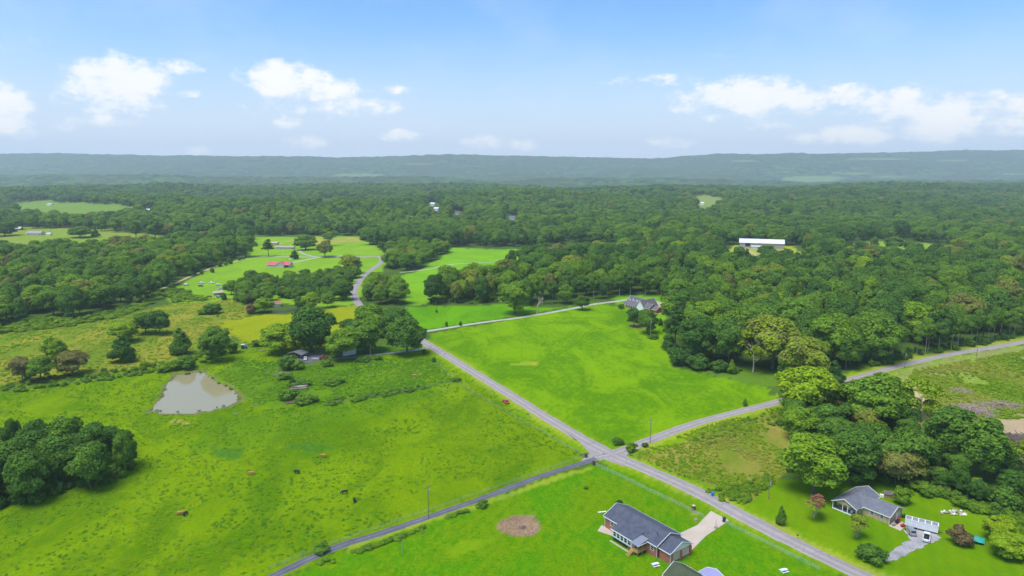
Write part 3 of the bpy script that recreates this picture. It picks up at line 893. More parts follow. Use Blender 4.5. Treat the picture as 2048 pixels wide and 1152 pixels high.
def tree_at(name, x, y, z, h, w_m, kind, tint, label, cat='tree', group=None, var=None):
    lst = PROTO[kind]
    cm, tm, w0 = lst[random.randrange(len(lst)) if var is None else var % len(lst)]
    s = w_m / 2 / w0
    e = empty(name, (x, y, z), random.uniform(0, 6.28), label, cat, group)
    e.scale = (s, s, h)
    a = link('trunk', tm, e); b = link('crown', cm, e)
    b['tint'] = float(tint)
    TREES.append((x, y, w_m / 2))
    return e


# ---- trees that stand out one by one
SPEC = [
    # brush field and pond
    ('loose_tree', 107, 713, 667, 50, 'cone', .60, 'pale green loose tree standing alone in the brush field'),
    ('brown_tree', 46, 764, 708, 44, 'oak', .89, 'brownish tree beside a green one on the brush field edge'),
    ('green_tree', 83, 762, 708, 52, 'oak', .45, 'green tree next to a brownish one on the brush field edge'),
    ('russet_tree', 146, 750, 698, 58, 'oak', .88, 'round russet tree on the hedgerow above the pasture'),
    ('dark_tree', 245, 724, 666, 48, 'cone', .22, 'dark egg-shaped tree below a yellow-green one in the brush field'),
    ('yellow_green_tree', 249, 684, 640, 52, 'oak', .66, 'yellow-green spreading tree just behind a dark egg-shaped tree'),
    ('broad_tree', 292, 668, 622, 50, 'oak', .36, 'lighter half of the tree pair in the brush field'),
    ('dark_round_tree', 320, 669, 618, 46, 'oak', .24, 'darker half of the tree pair in the brush field'),
    ('egg_tree', 363, 708, 652, 42, 'cone', .34, 'dense green egg-shaped tree behind the pond'),
    ('field_tree', 432, 723, 650, 58, 'oak', .40, 'tall ragged green tree between pond and hay field'),
    ('small_tree', 462, 706, 678, 28, 'oak', .42, 'small round tree leaning on the ragged tree by the pond'),
    # farmhouse clump
    ('golden_tree', 563, 706, 644, 78, 'oak', .64, 'golden-green round tree beside the carport'),
    ('dark_oak', 624, 704, 608, 92, 'oak', .20, 'huge dark oak towering behind the carport'),
    ('yard_tree', 682, 718, 652, 74, 'oak', .52, 'light green tree in front of the hidden farmhouse'),
    ('shade_tree', 733, 704, 634, 80, 'oak', .42, 'green shade tree with pale trunk over the farm drive'),
    ('roadside_tree', 815, 708, 628, 76, 'oak', .30, 'dark green tree at the mouth of the farm drive'),
    ('rear_tree', 745, 668, 602, 76, 'oak', .46, 'tall tree at the back of the farmhouse clump'),
    ('rear_oak', 790, 672, 612, 66, 'oak', .30, 'grey-green tree behind the roadside one in the farmhouse clump'),
    ('back_tree', 700, 672, 634, 40, 'oak', .26, 'small dark tree at the hay field side of the clump'),
    ('side_tree', 590, 690, 640, 50, 'oak', .25, 'dark tree peeping from behind the golden-green one'),
    # brick house
    ('lawn_tree', 1268, 654, 612, 30, 'oak', .22, 'dark round tree on the lawn before the brick house'),
    ('lawn_tree', 1295, 668, 613, 44, 'oak', .36, 'broad green tree on the lawn by the white-capped pole'),
    ('drive_tree', 1165, 620, 588, 30, 'oak', .28, 'round dark tree at the bend of the gravel drive'),
    ('column_tree', 1321, 651, 634, 9, 'cone', .2, 'slim dark column of a tree beside the brick house lawn'),
    # crossroads and right grove
    ('bright_tree', 1612, 838, 722, 112, 'oak', .68, 'tall bright yellow-green tree over the side road'),
    ('wide_tree', 1738, 858, 742, 128, 'oak', .47, 'wide green tree at the corner of the cleared land'),
    ('lawn_giant', 1628, 986, 866, 132, 'oak', .56, 'big bright green tree left of the tan cottage'),
    ('dark_giant', 1700, 968, 848, 100, 'oak', .30, 'big dark green tree behind the bright one by the cottage'),
    ('road_tree', 1596, 878, 808, 66, 'oak', .56, 'round light green tree at the scrub lot corner'),
    ('flat_tree', 1660, 868, 792, 90, 'layer', .30, 'dark flat-topped tree below the bright roadside tree'),
    ('layered_tree', 1800, 946, 838, 118, 'layer', .36, 'layered dark tree behind the tan cottage yard'),
    ('olive_tree', 1790, 966, 880, 104, 'layer', .86, 'olive flat-crowned tree above the cottage roof'),
    ('thicket_tree', 1700, 908, 840, 80, 'layer', .25, 'low dark tree between the two big trees'),
    ('thin_tree', 1838, 838, 756, 82, 'open', .68, 'thin see-through olive tree at the sandy bank'),
    ('cleared_edge_tree', 1895, 920, 812, 86, 'tall', .34, 'dark tree before the brush heap'),
    ('cleared_edge_tree', 1968, 960, 838, 92, 'tall', .38, 'dark ragged tree below the bare dirt strip'),
    ('lime_tree', 2040, 950, 876, 70, 'open', .62, 'loose lime-green tree at the frame edge below the dirt strip'),
    # cottage garden
    ('myrtle_tree', 1628, 1037, 990, 46, 'myrtle', .66, 'pink-flowered myrtle beside the tan cottage porch'),
    ('myrtle_tree', 1713, 1076, 1030, 40, 'myrtle', .80, 'thin browning myrtle in front of the cottage windows'),
    ('column_shrub', 1562, 1049, 1009, 21, 'cone', .36, 'upright oval shrub near the roadside mailbox'),
    ('garden_tree', 1804, 1008, 970, 34, 'shrub', .52, 'small red-tipped tree behind the cottage wing'),
    ('plum_tree', 1920, 1090, 1049, 42, 'shrub', .95, 'reddish brown bush tree near the teal tarp'),
    ('yellowing_tree', 2000, 1084, 1030, 62, 'oak', .70, 'yellowing round tree behind the teal tarp'),
    ('yellowing_tree', 2018, 1113, 1064, 76, 'oak', .66, 'yellow-green round tree in front of the teal tarp'),
    ('road_sprout', 1743, 1120, 1088, 60, 'shrub', .30, 'low dark fan-leaved bush beside the cottage gravel'),
    # red-roof property and road
    ('pine_tree', 537, 513, 478, 22, 'pine', .12, 'dark ragged pine left of the mobile home'),
    ('round_tree', 612, 500, 468, 46, 'oak', .42, 'round green tree beside the mobile home'),
    ('brown_round_tree', 650, 514, 478, 32, 'oak', .84, 'brown-green round tree at the road fork'),
    ('pale_tree', 660, 492, 452, 30, 'open', .6, 'pale tall tree behind the brown-green round one'),
    ('spruce_tree', 589, 518, 499, 17, 'cone', .12, 'dark little spruce between the mobile home and the red roof'),
    ('big_brown_tree', 702, 548, 505, 44, 'oak', .80, 'brown-topped big tree beside the curving road'),
    ('vine_tree', 462, 516, 470, 28, 'tall', .4, 'vine-hung tree at the wood corner'),
    ('twin_tree', 492, 514, 468, 42, 'oak', .40, 'broad green tree at the right of the vine-hung one'),
    ('small_pale_tree', 656, 615, 586, 27, 'open', .55, 'small pale orchard tree on the shady lawn'),
    ('lawn_shade_tree', 686, 600, 556, 42, 'oak', .30, 'dark spreading tree beside the small pale orchard tree'),
    ('maple_tree', 500, 606, 588, 20, 'oak', .97, 'dark red maple beside the board fence'),
    ('bushy_tree', 529, 625, 594, 40, 'oak', .58, 'bright yellow-green bushy tree at the board fence'),
    ('purple_shrub', 503, 627, 606, 22, 'shrub', .98, 'low purplish bush at the fence end'),
    ('fence_tree', 622, 622, 582, 36, 'oak', .60, 'yellow-green tree at the far end of the board fence'),
    ('isolated_tree', 160, 475, 451, 44, 'oak', .40, 'big round tree in the far left clearing'),
    ('isolated_tree', 192, 474, 457, 16, 'cone', .25, 'small dark tree right of the big round one'),
    ('clearing_tree', 272, 476, 440, 18, 'tall', .35, 'slim tree at the far left clearing end'),
    ('clearing_tree', 310, 478, 436, 34, 'tall', .33, 'pair-topped tree at the clearing end beside a slim one'),
    ('farm_tree', 10, 472, 440, 46, 'oak', .3, 'dark tree at the frame edge beside the far farmhouse'),
    ('meadow_tree', 1747, 503, 473, 16, 'tall', .38, 'slim tree in the pale clearing right of the barn'),
    ('meadow_tree', 1785, 501, 472, 36, 'tall', .42, 'broad bright tree in the pale clearing right of the barn'),
    ('meadow_tree', 1820, 502, 479, 32, 'oak', .28, 'dark low tree in the pale clearing right of the barn'),
    ('barn_tree', 1530, 511, 489, 36, 'oak', .26, 'dark bushy tree in front of the big barn'),
    ('young_tree', 1490, 812, 796, 10, 'cone', .4, 'sapling at the side road edge of the mown field'),
    ('young_conifer', 1463, 748, 717, 17, 'cone', .55, 'bright young conifer on the grass below the woods'),
    ('pole_bush_tree', 1590, 812, 768, 60, 'oak', .3, 'dark round tree at the field corner by the side road'),
    ('pine_tree', 1350, 700, 610, 44, 'pine', .22, 'tall leaning pine at the corner of the brick house wood'),
    ('half_bare_tree', 1396, 712, 640, 72, 'open', .84, 'half-bare tan-leaved tree at the wood corner'),
    ('half_bare_tree', 1506, 744, 650, 70, 'open', .76, 'half-bare pale-limbed tree on the wood edge'),
    ('grey_oak', 1610, 772, 668, 96, 'oak', .80, 'olive-grey broad tree behind the bright roadside tree'),
    ('cedar_tree', 1664, 766, 718, 46, 'cone', .14, 'blue-dark cedar beside the bright roadside tree'),
    ('edge_oak', 1456, 730, 634, 70, 'oak', .28, 'deep green round tree standing out at the wood edge above the bush masses'),
    ('olive_oak', 1545, 738, 628, 112, 'oak', .80, 'very wide olive oak at the wood edge behind the field corner'),
    ('edge_oak', 1655, 732, 620, 86, 'oak', .50, 'full mid-green oak at the wood edge near the side road'),
    ('edge_oak', 1741, 724, 616, 100, 'oak', .46, 'broad green oak where the cleared land road meets the wood'),
    ('edge_tree', 1692, 738, 654, 56, 'tall', .40, 'upright dark tree in front of the full mid-green oak'),
    ('light_green_oak', 1411, 676, 596, 80, 'oak', .60, 'light green billowing oak right of the brick house lawn'),  # lighter green leaf tint
    ('inner_oak', 1505, 684, 598, 84, 'oak', .40, 'big rounded tree deeper in the wood above the olive oak'),
    ('inner_oak', 1588, 680, 588, 92, 'oak', .44, 'big rounded tree deeper in the wood above the full oak'),
    ('inner_oak', 1820, 680, 596, 90, 'oak', .60, 'bright rounded tree above the row of slender edge trees'),
    ('inner_oak', 1930, 655, 575, 84, 'oak', .34, 'dark rounded tree above the far end of the slender row'),
    ('snag_neighbour', 1030, 628, 556, 64, 'oak', .50, 'bright green tree at the wood corner beside the dead tree'),
]
for s in SPEC:
    tree(*s)
fl = MB()
for o in [o for o in COL.objects if o.name.startswith('myrtle_tree')][:1]:
    cm = [c for c in o.children if c.name.startswith('crown')][0].data
    for i in range(240):
        c = Vector(cm.vertices[(i * 4 * 17) % (4 * 1200)].co)
        if c.z > .70:
            for _ in range(2):
                d = Vector((random.uniform(-.03, .03), random.uniform(-.03, .03), random.uniform(0, .03)))
                fl.add([c + d + Vector((-.035, 0, .02)), c + d + Vector((.03, -.03, .03)), c + d + Vector((.015, .035, .045))], [(0, 1, 2)])
    fl.build('blossom', FLOWER, o)

# dead trees
for i, (px, py, h, lab) in enumerate([(1074, 628, 17, 'bare dead tree standing at the wood corner above the mown field'), (1690, 862, 11, 'bare grey dead sapling among the dark thicket trees')]):
    x, y, z = G(px, py)
    e = empty('dead_tree', (x, y, z), i * 2.0, lab, 'tree')
    e.scale = (h * 1.0, h * 1.0, h)
    link('trunk', SNAG, e)

# ---- shrubs
SHRUBS = [
    (1236, 889, 874, 24, .3, 'round dark bush at the crossroads corner'), (1290, 894, 884, 13, .25, 'small dark bush under the crossroads pole'), (1262, 903, 884, 26, .45, 'scruffy bush on the scrub lot corner'),
    (1238, 1016, 998, 19, .1, 'round dark bush behind the brick ranch roof'), (1172, 978, 972, 9, .3, 'tiny clump alone on the ranch lawn'), (642, 1104, 1086, 34, .4, 'round bush at the near end of the lane'),
    (426, 627, 604, 34, .25, 'dark spreading bush in the brush field below the car lot'), (408, 628, 616, 26, .45, 'low green bush left of a dark spreading one'),
    (287, 742, 720, 16, .6, 'slim yellow-green bush on the hedgerow by the pond'), (374, 737, 708, 44, .35, 'large bush on the hedgerow behind the pond'), (335, 742, 722, 40, .5, 'light green bush on the hedgerow behind the pond'),
    (575, 738, 706, 40, .32, 'tall dark bush before the carport'), (594, 738, 718, 30, .5, 'lighter bush beside the tall dark one by the carport'), (648, 722, 709, 18, .97, 'reddish bush beside the farm yard'),
    (655, 732, 716, 26, .45, 'green bush behind the white tank'), (515, 692, 679, 26, .35, 'small bush right of the blue tractor'), (728, 722, 712, 34, .3, 'long low bush beside the farm drive'), (756, 720, 710, 18, .32, 'small round bush beside the farm drive'),
    (849, 708, 697, 10, .3, 'little bush where the farm drive meets the road'), (868, 724, 713, 10, .28, 'little bush at the roadside fence corner'), (912, 762, 754, 22, .4, 'low bush at the pasture fence corner'),
    (893, 653, 642, 7, .25, 'slim bush on the gravel drive, nearer the road'), (921, 652, 641, 7, .25, 'slim bush on the gravel drive, farther from the road'), (873, 625, 619, 6, .3, 'tiny bush at the north field pole'),
    (1307, 677, 668, 24, .35, 'low bush at the foot of the white-capped pole'), (1242, 617, 606, 14, .3, 'clipped bush at the brick house porch'), (1362, 728, 694, 54, .2, 'dark bush mass at the mown field corner'), (1398, 737, 706, 52, .22, 'second dark bush along the mown field corner'),
    (1440, 742, 718, 40, .25, 'third dark bush along the mown field corner'), (1340, 700, 676, 36, .2, 'dark bush below the leaning pine'), (1926, 1014, 992, 34, .5, 'weedy bush behind the white rubble heap'), (1950, 1024, 1010, 22, .45, 'weedy bush right of the white rubble heap'),
    (1715, 962, 920, 40, .6, 'yellowish bush tree between the cottage and the dark giant'), (965, 1014, 1000, 24, .35, 'leafy bush beside the lane bend'), (600, 770, 758, 44, .35, 'leafy bramble heap behind the ruined shed'),
    (578, 800, 776, 40, .38, 'bramble heap left of the ruined shed'), (612, 806, 788, 44, .42, 'bramble heap in front of the ruined shed'), (570, 758, 744, 30, .45, 'bramble inside the old pen'), (585, 772, 754, 12, .12, 'small dark shrub above the ruined shed'),
    (668, 768, 756, 40, .4, 'leafy bramble patch on the weed lot'), 
    (1870, 960, 930, 60, .45, 'bushy green mass behind the cottage yard'), (1940, 985, 950, 60, .55, 'light green bush mass at the yard corner'), (2010, 1020, 972, 70, .35, 'dark bush mass at the frame edge'), (1850, 985, 962, 44, .5, 'leafy bush at the yard edge behind the cottage'),
    (448, 600, 584, 14, .25, 'dark bush among the parked wrecks'), (360, 548, 0, 0, 0, ''),
]
for (px, py, top, wd, ti, lab) in SHRUBS:
    if wd: tree('shrub', px, py, top, wd, 'shrub', ti, lab, 'shrub')

# rows of little round trees along the dirt track
for i, (px, py, hh) in enumerate([(425, 545, 10), (440, 533, 12), (452, 531, 9), (460, 528, 13), (479, 521, 9), (487, 519, 7), (390, 550, 8), (345, 578, 14), (404, 548, 8)]):
    tree('track_bush', px, py, py - hh, hh * 1.0, 'shrub', .3 + .05 * (i % 3), 'small round bush in the row beside the dirt track', 'shrub', 'bushes along the dirt track')

EDGE_L = smooth_line([G(*q)[:2] for q in [(1775, 724), (1830, 711), (1930, 692), (2046, 670)]], 7.5)
for i, (x, y) in enumerate(EDGE_L):
    x += random.uniform(-2, 2); y += random.uniform(-1.5, 2.5)
    tree_at('edge_tree', x, y, float(height(x, y)), random.uniform(17, 23), random.uniform(6.5, 9.5), 'bole', random.uniform(.3, .5), 'slender pale-trunked tree in the row edging the cleared land road', 'tree', 'slender edge trees')
for i, (x, y) in enumerate(smooth_line([G(*q)[:2] for q in [(1085, 611), (1130, 607), (1215, 597), (1262, 592), (1325, 592)]], 13)):
    tree_at('edge_tree', x, y + 4, float(height(x, y)), random.uniform(17, 22), random.uniform(7, 10), 'bole', random.uniform(.25, .45), 'slender pale-trunked tree in the wood edge behind the gravel drive', 'tree', 'slender edge trees')

# ------------------------------------------------------------------ woods
WOODS = [  # outline, spacing, height range, kinds, tint range, label, group, count of individuals
    ('grove', [(-120, 1045), (0, 1022), (60, 1012), (150, 987), (212, 972), (268, 945), (272, 922), (235, 912), (180, 912), (90, 915), (0, 920), (-120, 930)], 8.0, (14, 19), ['oak', 'oak', 'tall', 'oak', 'bole'], (.18, .60),
     'dark leafy tree in the pasture grove at lower left', 'trees of the pasture grove'),
    ('left_wood', [(-500, 672), (0, 650), (130, 640), (250, 622), (332, 578), (440, 531), (470, 514), (500, 500), (-500, 500)], 12.0, (16, 23), ['oak', 'tall', 'oak', 'oak'], (.16, .62),
     'leafy tree in the wood left of the dirt track', 'trees of the left wood'),
    ('house_clump', [(455, 592), (475, 606), (520, 618), (600, 622), (640, 622), (660, 604), (690, 596), (708, 565), (715, 550), (690, 545), (640, 557), (560, 566), (490, 562)], 9.5, (9.5, 13), ['oak', 'oak', 'oak', 'cone'], (.14, .55),
     'leafy tree in the clump in front of the red roof', 'trees of the red roof clump'),
    ('road_clump', [(728, 600), (760, 612), (822, 613), (826, 596), (800, 578), (760, 572), (738, 582)], 9.5, (13, 18), ['oak', 'oak', 'oak', 'open'], (.22, .62), 'tree in the clump inside the road bend', 'trees of the road bend clump'),
    ('bend_trees', [(775, 522), (780, 540), (850, 548), (908, 542), (910, 500), (830, 500), (775, 500)], 11, (13, 19), ['oak', 'tall'], (.25, .62), 'tree beyond the meadow track near the road', 'trees by the meadow track'),
    ('screen', [(672, 520), (772, 518), (772, 498), (680, 498)], 7.0, (9, 13), ['cone', 'pine'], (.08, .2), 'dark conifer in the screen behind the road', 'conifer screen'),
    ('middle_wood', [(852, 607), (1000, 605), (1050, 612), (1150, 609), (1175, 603), (1240, 594), (1320, 592), (1345, 606), (1342, 640), (1335, 690), (1348, 718), (1400, 733), (1480, 748), (1500, 735), (1560, 745), (1580, 775), (1640, 775), (1690, 742), (1740, 732), (1830, 709), (1930, 692), (2050, 668),
                     (2500, 590), (2500, 495), (1110, 495), (1110, 523), (1050, 536), (1000, 552), (940, 563), (880, 578), (852, 592)], 12.8, (19, 27), ['oak', 'tall', 'oak', 'oak', 'tall', 'open', 'pine'], (.12, .60),
     'tree in the big wood around the brick house', 'trees of the big wood'),
    ('cottage_wood', [(1580, 845), (1640, 800), (1790, 812), (1800, 860), (1870, 905), (1920, 930), (2048, 965), (2400, 1010), (2500, 1150), (2100, 1098), (2010, 1045), (1940, 1008), (1860, 985), (1800, 960), (1740, 950), (1690, 935), (1650, 890), (1600, 880)], 8.2, (8, 14), ['oak', 'layer', 'tall', 'layer'], (.10, .46),
     'tree in the thicket behind the tan cottage', 'trees of the cottage thicket'),
]
AVOID = [[(1225, 594), (1325, 590), (1345, 612), (1325, 645), (1235, 625)], [(1400, 738), (1450, 722), (1560, 742), (1580, 775), (1530, 772), (1450, 752)], [(1690, 750), (1735, 733), (1775, 738), (1750, 748), (1690, 775)],
         [(1440, 490), (1600, 490), (1620, 515), (1600, 548), (1440, 540)], [(530, 520), (610, 520), (620, 540), (540, 545)], [(500, 608), (560, 606), (640, 600), (640, 616), (520, 628)], [(1795, 760), (1860, 760), (1920, 815), (1800, 835)]]
SPOTS = [('white_house', 655, 402), ('white_house', 866, 411), ('pale_house', 872, 421), ('brown_house', 916, 429), ('grey_house', 1025, 439), ('farm_house', 297, 424), ('ridge_house', 1405, 396)]


def too_near(x, y, pad=0.5):
    k = np.zeros(x.shape, bool)
    for P, w_ in ROADLINES:
        for i in range(0, len(P), 2):
            k |= (x - P[i, 0]) ** 2 + (y - P[i, 1]) ** 2 < (w_ / 2 + 2.5) ** 2
    return k


cand = []      # x, y, h, w, kind, tint, wood index (-1 = far)
for wi, (nm, poly, sp, hr_, kinds, ti, lab, grp) in enumerate(WOODS):
    gp = np.array([G(*q)[:2] for q in poly])
    x0, y0 = gp.min(0); x1, y1 = gp.max(0)
    gx, gy = np.meshgrid(np.arange(x0, x1 + sp, sp), np.arange(y0, y1 + sp, sp * .87))
    gx = gx + (np.arange(gx.shape[0]) % 2)[:, None] * sp * .5
    gx = (gx + rng.uniform(-.32, .32, gx.shape) * sp).ravel(); gy = (gy + rng.uniform(-.32, .32, gy.shape) * sp).ravel()
    qx, qy = project(gx, gy, height(gx, gy))
    k = in_poly(qx, qy, poly) & ~too_near(gx, gy) & (qx > -420) & (qx < 2470)
    for a in AVOID: k &= ~in_poly(qx, qy, a)
    for zc_ in CLEARINGS:
        if nm not in ('house_clump',): k &= ~in_poly(qx, qy, zc_)
    for (tx, ty, tr) in TREES:
        k &= (gx - tx) ** 2 + (gy - ty) ** 2 > (tr * .55 + sp * .2) ** 2
    gx, gy = gx[k], gy[k]
    big = rng.uniform(size=len(gx)) < .22
    dead = np.zeros(len(gx), bool)
    for j in np.where(big)[0]:
        if dead[j]: continue
        dd = (gx - gx[j]) ** 2 + (gy - gy[j]) ** 2
        dead |= (dd < (sp * 1.08) ** 2) & (dd > 0)
    big, gx, gy = big[~dead], gx[~dead], gy[~dead]
    bigs = dict(zip(zip(gx, gy), big))
    patchy = vnoise(gx, gy, 60, 31) * .4 + rng.uniform(0, 1, gx.shape) * .6
    for x, y, pv in zip(gx, gy, patchy):
        h = rng.uniform(hr_[0] * .88, hr_[1]); kd = kinds[rng.integers(len(kinds))]
        tt = ti[0] + (ti[1] - ti[0]) * pv
        u = rng.uniform()
        if u < .08: tt = rng.uniform(.80, .87)
        elif u < .12: tt = min(.68, tt + .2)
        if kd == 'pine': tt = rng.uniform(.1, .3)
        wd = sp * rng.uniform(.75, 1.22) * (.62 if kd in ('pine', 'cone') else 1)
        if bigs[(x, y)]: kd = 'oak' if kd in ('pine', 'bole', 'tall', 'cone') else kd; wd = sp * rng.uniform(1.45, 1.9); h = hr_[1] * rng.uniform(.95, 1.12)
        wd = min(wd, h * .98)
        cand.append((x, y, h, wd, kd, tt, wi))
# the far forest
yy = 880.0
far = []
while yy < 3520:
    sp = 14.0 + .0016 * (yy - 700)
    n = int(yy * 1.75 / sp)
    xs = (np.arange(n) - n / 2) * sp + rng.uniform(-.35, .35, n) * sp
    ys = yy + rng.uniform(-.35, .35, n) * sp
    far.append(np.stack([xs, ys, np.full(n, sp)], 1))
    yy += sp * .88
far = np.concatenate(far)
fz = height(far[:, 0], far[:, 1])
qx, qy = project(far[:, 0], far[:, 1], fz)
k = (qy < 495) & ~too_near(far[:, 0], far[:, 1])
for c_ in CLEARINGS + AVOID: k &= ~in_poly(qx + (vnoise(far[:, 0], far[:, 1], 40, 41) - .5) * 30, qy + (vnoise(far[:, 0], far[:, 1], 40, 42) - .5) * 7, c_)
for (_, sx, sy) in SPOTS: k &= ~((np.abs(qx - sx) < 15) & (qy > sy - 5) & (qy < sy + 17))
for (tx, ty, tr) in TREES: k &= (far[:, 0] - tx) ** 2 + (far[:, 1] - ty) ** 2 > (tr + 2) ** 2
k &= vnoise(far[:, 0], far[:, 1], 260, 44) * .5 + vnoise(far[:, 0], far[:, 1], 45, 45) * .5 > .13
far = far[k]
from mathutils import kdtree
kd_ = kdtree.KDTree(len(far))
for j, q in enumerate(far): kd_.insert((q[0], q[1], 0), j)
kd_.balance()
fbig = rng.uniform(size=len(far)) < .2
fdead = np.zeros(len(far), bool)
for j in np.where(fbig)[0]:
    if fdead[j]: continue
    for _, i2, dd in kd_.find_range((far[j, 0], far[j, 1], 0), far[j, 2] * 1.08):
        if i2 != j: fdead[i2] = True
far, fbig = far[~fdead], fbig[~fdead]
FK = ['oak', 'tall', 'oak', 'tall', 'pine']
pv = vnoise(far[:, 0], far[:, 1], 260, 32) * .35 + vnoise(far[:, 0], far[:, 1], 70, 34) * .2 + rng.uniform(0, 1, len(far)) * .45
hv = vnoise(far[:, 0], far[:, 1], 90, 33)
for (x, y, sp), p_, h_, fb_ in zip(far, pv, hv, fbig):
    kd = FK[rng.integers(5)]
    tt = .15 + .46 * p_
    if rng.uniform() < .03: tt = .84
    if kd == 'pine': tt = .18
    if fb_: kd = 'oak'
    cand.append((x, y, 13 + 8 * h_ + rng.uniform(0, 8) + 4 * fb_, (sp * rng.uniform(1.45, 1.9) if fb_ else sp * rng.uniform(.75, 1.2)) * (.7 if kd == 'pine' else 1), kd, tt, -1))

# the ones that show largest stand as trees of their own, the rest is one mass
CA_ = [c for c in cand if c[6] >= 0]
QUOTA = {'grove': 26, 'left_wood': 48, 'house_clump': 30, 'road_clump': 14, 'bend_trees': 10, 'screen': 12, 'middle_wood': 78, 'cottage_wood': 40}
single = set()
for wi, wd_ in enumerate(WOODS):
    idx = [i for i, c in enumerate(cand) if c[6] == wi]
    if not idx: continue
    a = np.array([cand[i][:3] for i in idx])
    qx, qy = project(a[:, 0], a[:, 1], height(a[:, 0], a[:, 1]) + a[:, 2])
    inside = (qx > 5) & (qx < 2043) & (qy < 1150)
    order = [i for j, i in sorted(zip(np.hypot(a[:, 0], a[:, 1]) + 1e5 * ~inside, idx))]
    single |= set(order[:min(QUOTA[wd_[0]], int(inside.sum()))])


def wood_place(nm, qx, qy):
    if nm == 'grove': return 'in the lower-left pasture grove, ' + ('at its tip' if qx > 200 else 'mid-grove' if qx > 90 else 'at the frame edge')
    if nm == 'left_wood': return 'in the left wood, ' + ('by the dirt track' if qx > 300 else 'above the vine thicket' if qx > 120 else 'at the frame edge')
    if nm == 'house_clump': return 'in the red roof clump, ' + ('beside the car lot' if qx < 510 else 'behind the board fence' if qx < 610 else 'towards the road')
    if nm == 'road_clump': return 'in the clump inside the road bend'
    if nm == 'bend_trees': return 'beyond the meadow track'
    if nm == 'screen': return 'in the conifer screen behind the road'
    if nm == 'cottage_wood': return 'in the thicket behind the cottage, ' + ('near the side road' if qx < 1700 else 'above the cottage roof' if qx < 1850 else 'towards the frame edge')
    return 'in the big wood, ' + ('left of the dead tree' if qx < 1070 else 'along the gravel drive' if qx < 1230 else 'behind the brick house' if qx < 1330 and qy < 620 else 'right of the brick house lawn' if qx < 1480 else 'behind the bright roadside tree' if qx < 1720 else 'beside the cleared land road')


for i in sorted(single):
    x, y, h, wd, kd, tt, wi = cand[i]
    nm = {'screen': 'conifer_tree'}.get(WOODS[wi][0], 'pine_tree' if kd == 'pine' else 'woodland_tree')
    qx_, qy_ = project(x, y, float(height(x, y)))
    look = 'dark pine' if kd == 'pine' else 'dark conifer' if kd == 'cone' else 'olive-brown tree' if tt > .78 else 'bright green tree' if tt > .50 else 'pale-limbed open tree' if kd == 'open' else 'flat-layered tree' if kd == 'layer' else 'slender-trunked tree' if kd == 'bole' else 'tall narrow-crowned tree' if kd == 'tall' else 'deep green round tree' if tt < .30 else 'mid-green round tree'
    tree_at(nm, x, y, float(height(x, y)), h, wd, kd, tt, look + ' ' + wood_place(WOODS[wi][0], qx_, qy_), 'tree', WOODS[wi][7])

# ---- masses: instances on points
LIB = bpy.data.collections.new('plant_library')
LIBIDX = {}


def join_proto(kind, i, cm, tm):
    V, Fc, Nv, tmb = JOIN[cm.name]
    tv = np.array([tuple(q) for q in tmb.v]); tf = []
    for f in tmb.f:
        for j in range(1, len(f) - 1): tf.append((f[0], f[j], f[j + 1]))
    tf = np.array(tf) + len(V)
    me = np_mesh('plant', np.concatenate([V, tv]), np.concatenate([Fc, tf]), [cm.materials[0], tm.materials[0]], smooth=True, fmat=np.concatenate([np.zeros(len(Fc)), np.ones(len(tf))]))
    me.normals_split_custom_set_from_vertices(np.concatenate([Nv, np.zeros((len(tv), 3))]).astype(np.float32))
    return me


names = []
for kd in ('oak', 'tall', 'open', 'pine', 'cone', 'layer', 'shrub', 'bole'):
    for i, (cm, tm, w0) in enumerate(PROTO[kd]):
        o = bpy.data.objects.new('plant_%02d' % len(names), join_proto(kd, i, cm, tm))
        LIB.objects.link(o)
        LIBIDX[(kd, i)] = (len(names), w0); names.append(o.name)
# weed tufts
WEEDLIB = bpy.data.collections.new('weed_library')
for i in range(4):
    L = ell_lobes(r_, 6, (0, 0, .3), (.5, .5, .3), (.2, .35), squash=.8)
    V, Fc, Nv = crown('w', L, 70, .13, r_, (0, 0, -.3), core=.5)
    o = bpy.data.objects.new('tuft_%02d' % i, np_mesh('tuft', V, Fc, WEED)); WEEDLIB.objects.link(o)


def scatter_tree(coll):
    g = bpy.data.node_groups.new('scatter_' + coll.name, 'GeometryNodeTree')
    g.interface.new_socket('Geometry', in_out='INPUT', socket_type='NodeSocketGeometry')
    g.interface.new_socket('Geometry', in_out='OUTPUT', socket_type='NodeSocketGeometry')
    n = NT(g)
    gi, go = n.node('NodeGroupInput'), n.node('NodeGroupOutput')
    ci = n.node('GeometryNodeCollectionInfo'); ci.inputs[0].default_value = coll
    ci.inputs['Separate Children'].default_value = True; ci.inputs['Reset Children'].default_value = True

    def na(nm, ty):
        a = n.node('GeometryNodeInputNamedAttribute', data_type=ty); a.inputs[0].default_value = nm
        return a.outputs[0]
    ip = n.node('GeometryNodeInstanceOnPoints')
    g.links.new(gi.outputs[0], ip.inputs['Points']); g.links.new(ci.outputs[0], ip.inputs['Instance'])
    ip.inputs['Pick Instance'].default_value = True
    g.links.new(na('idx', 'INT'), ip.inputs['Instance Index'])
    g.links.new(na('rot', 'FLOAT_VECTOR'), ip.inputs['Rotation']); g.links.new(na('scl', 'FLOAT_VECTOR'), ip.inputs['Scale'])
    g.links.new(ip.outputs[0], go.inputs[0])
    return g


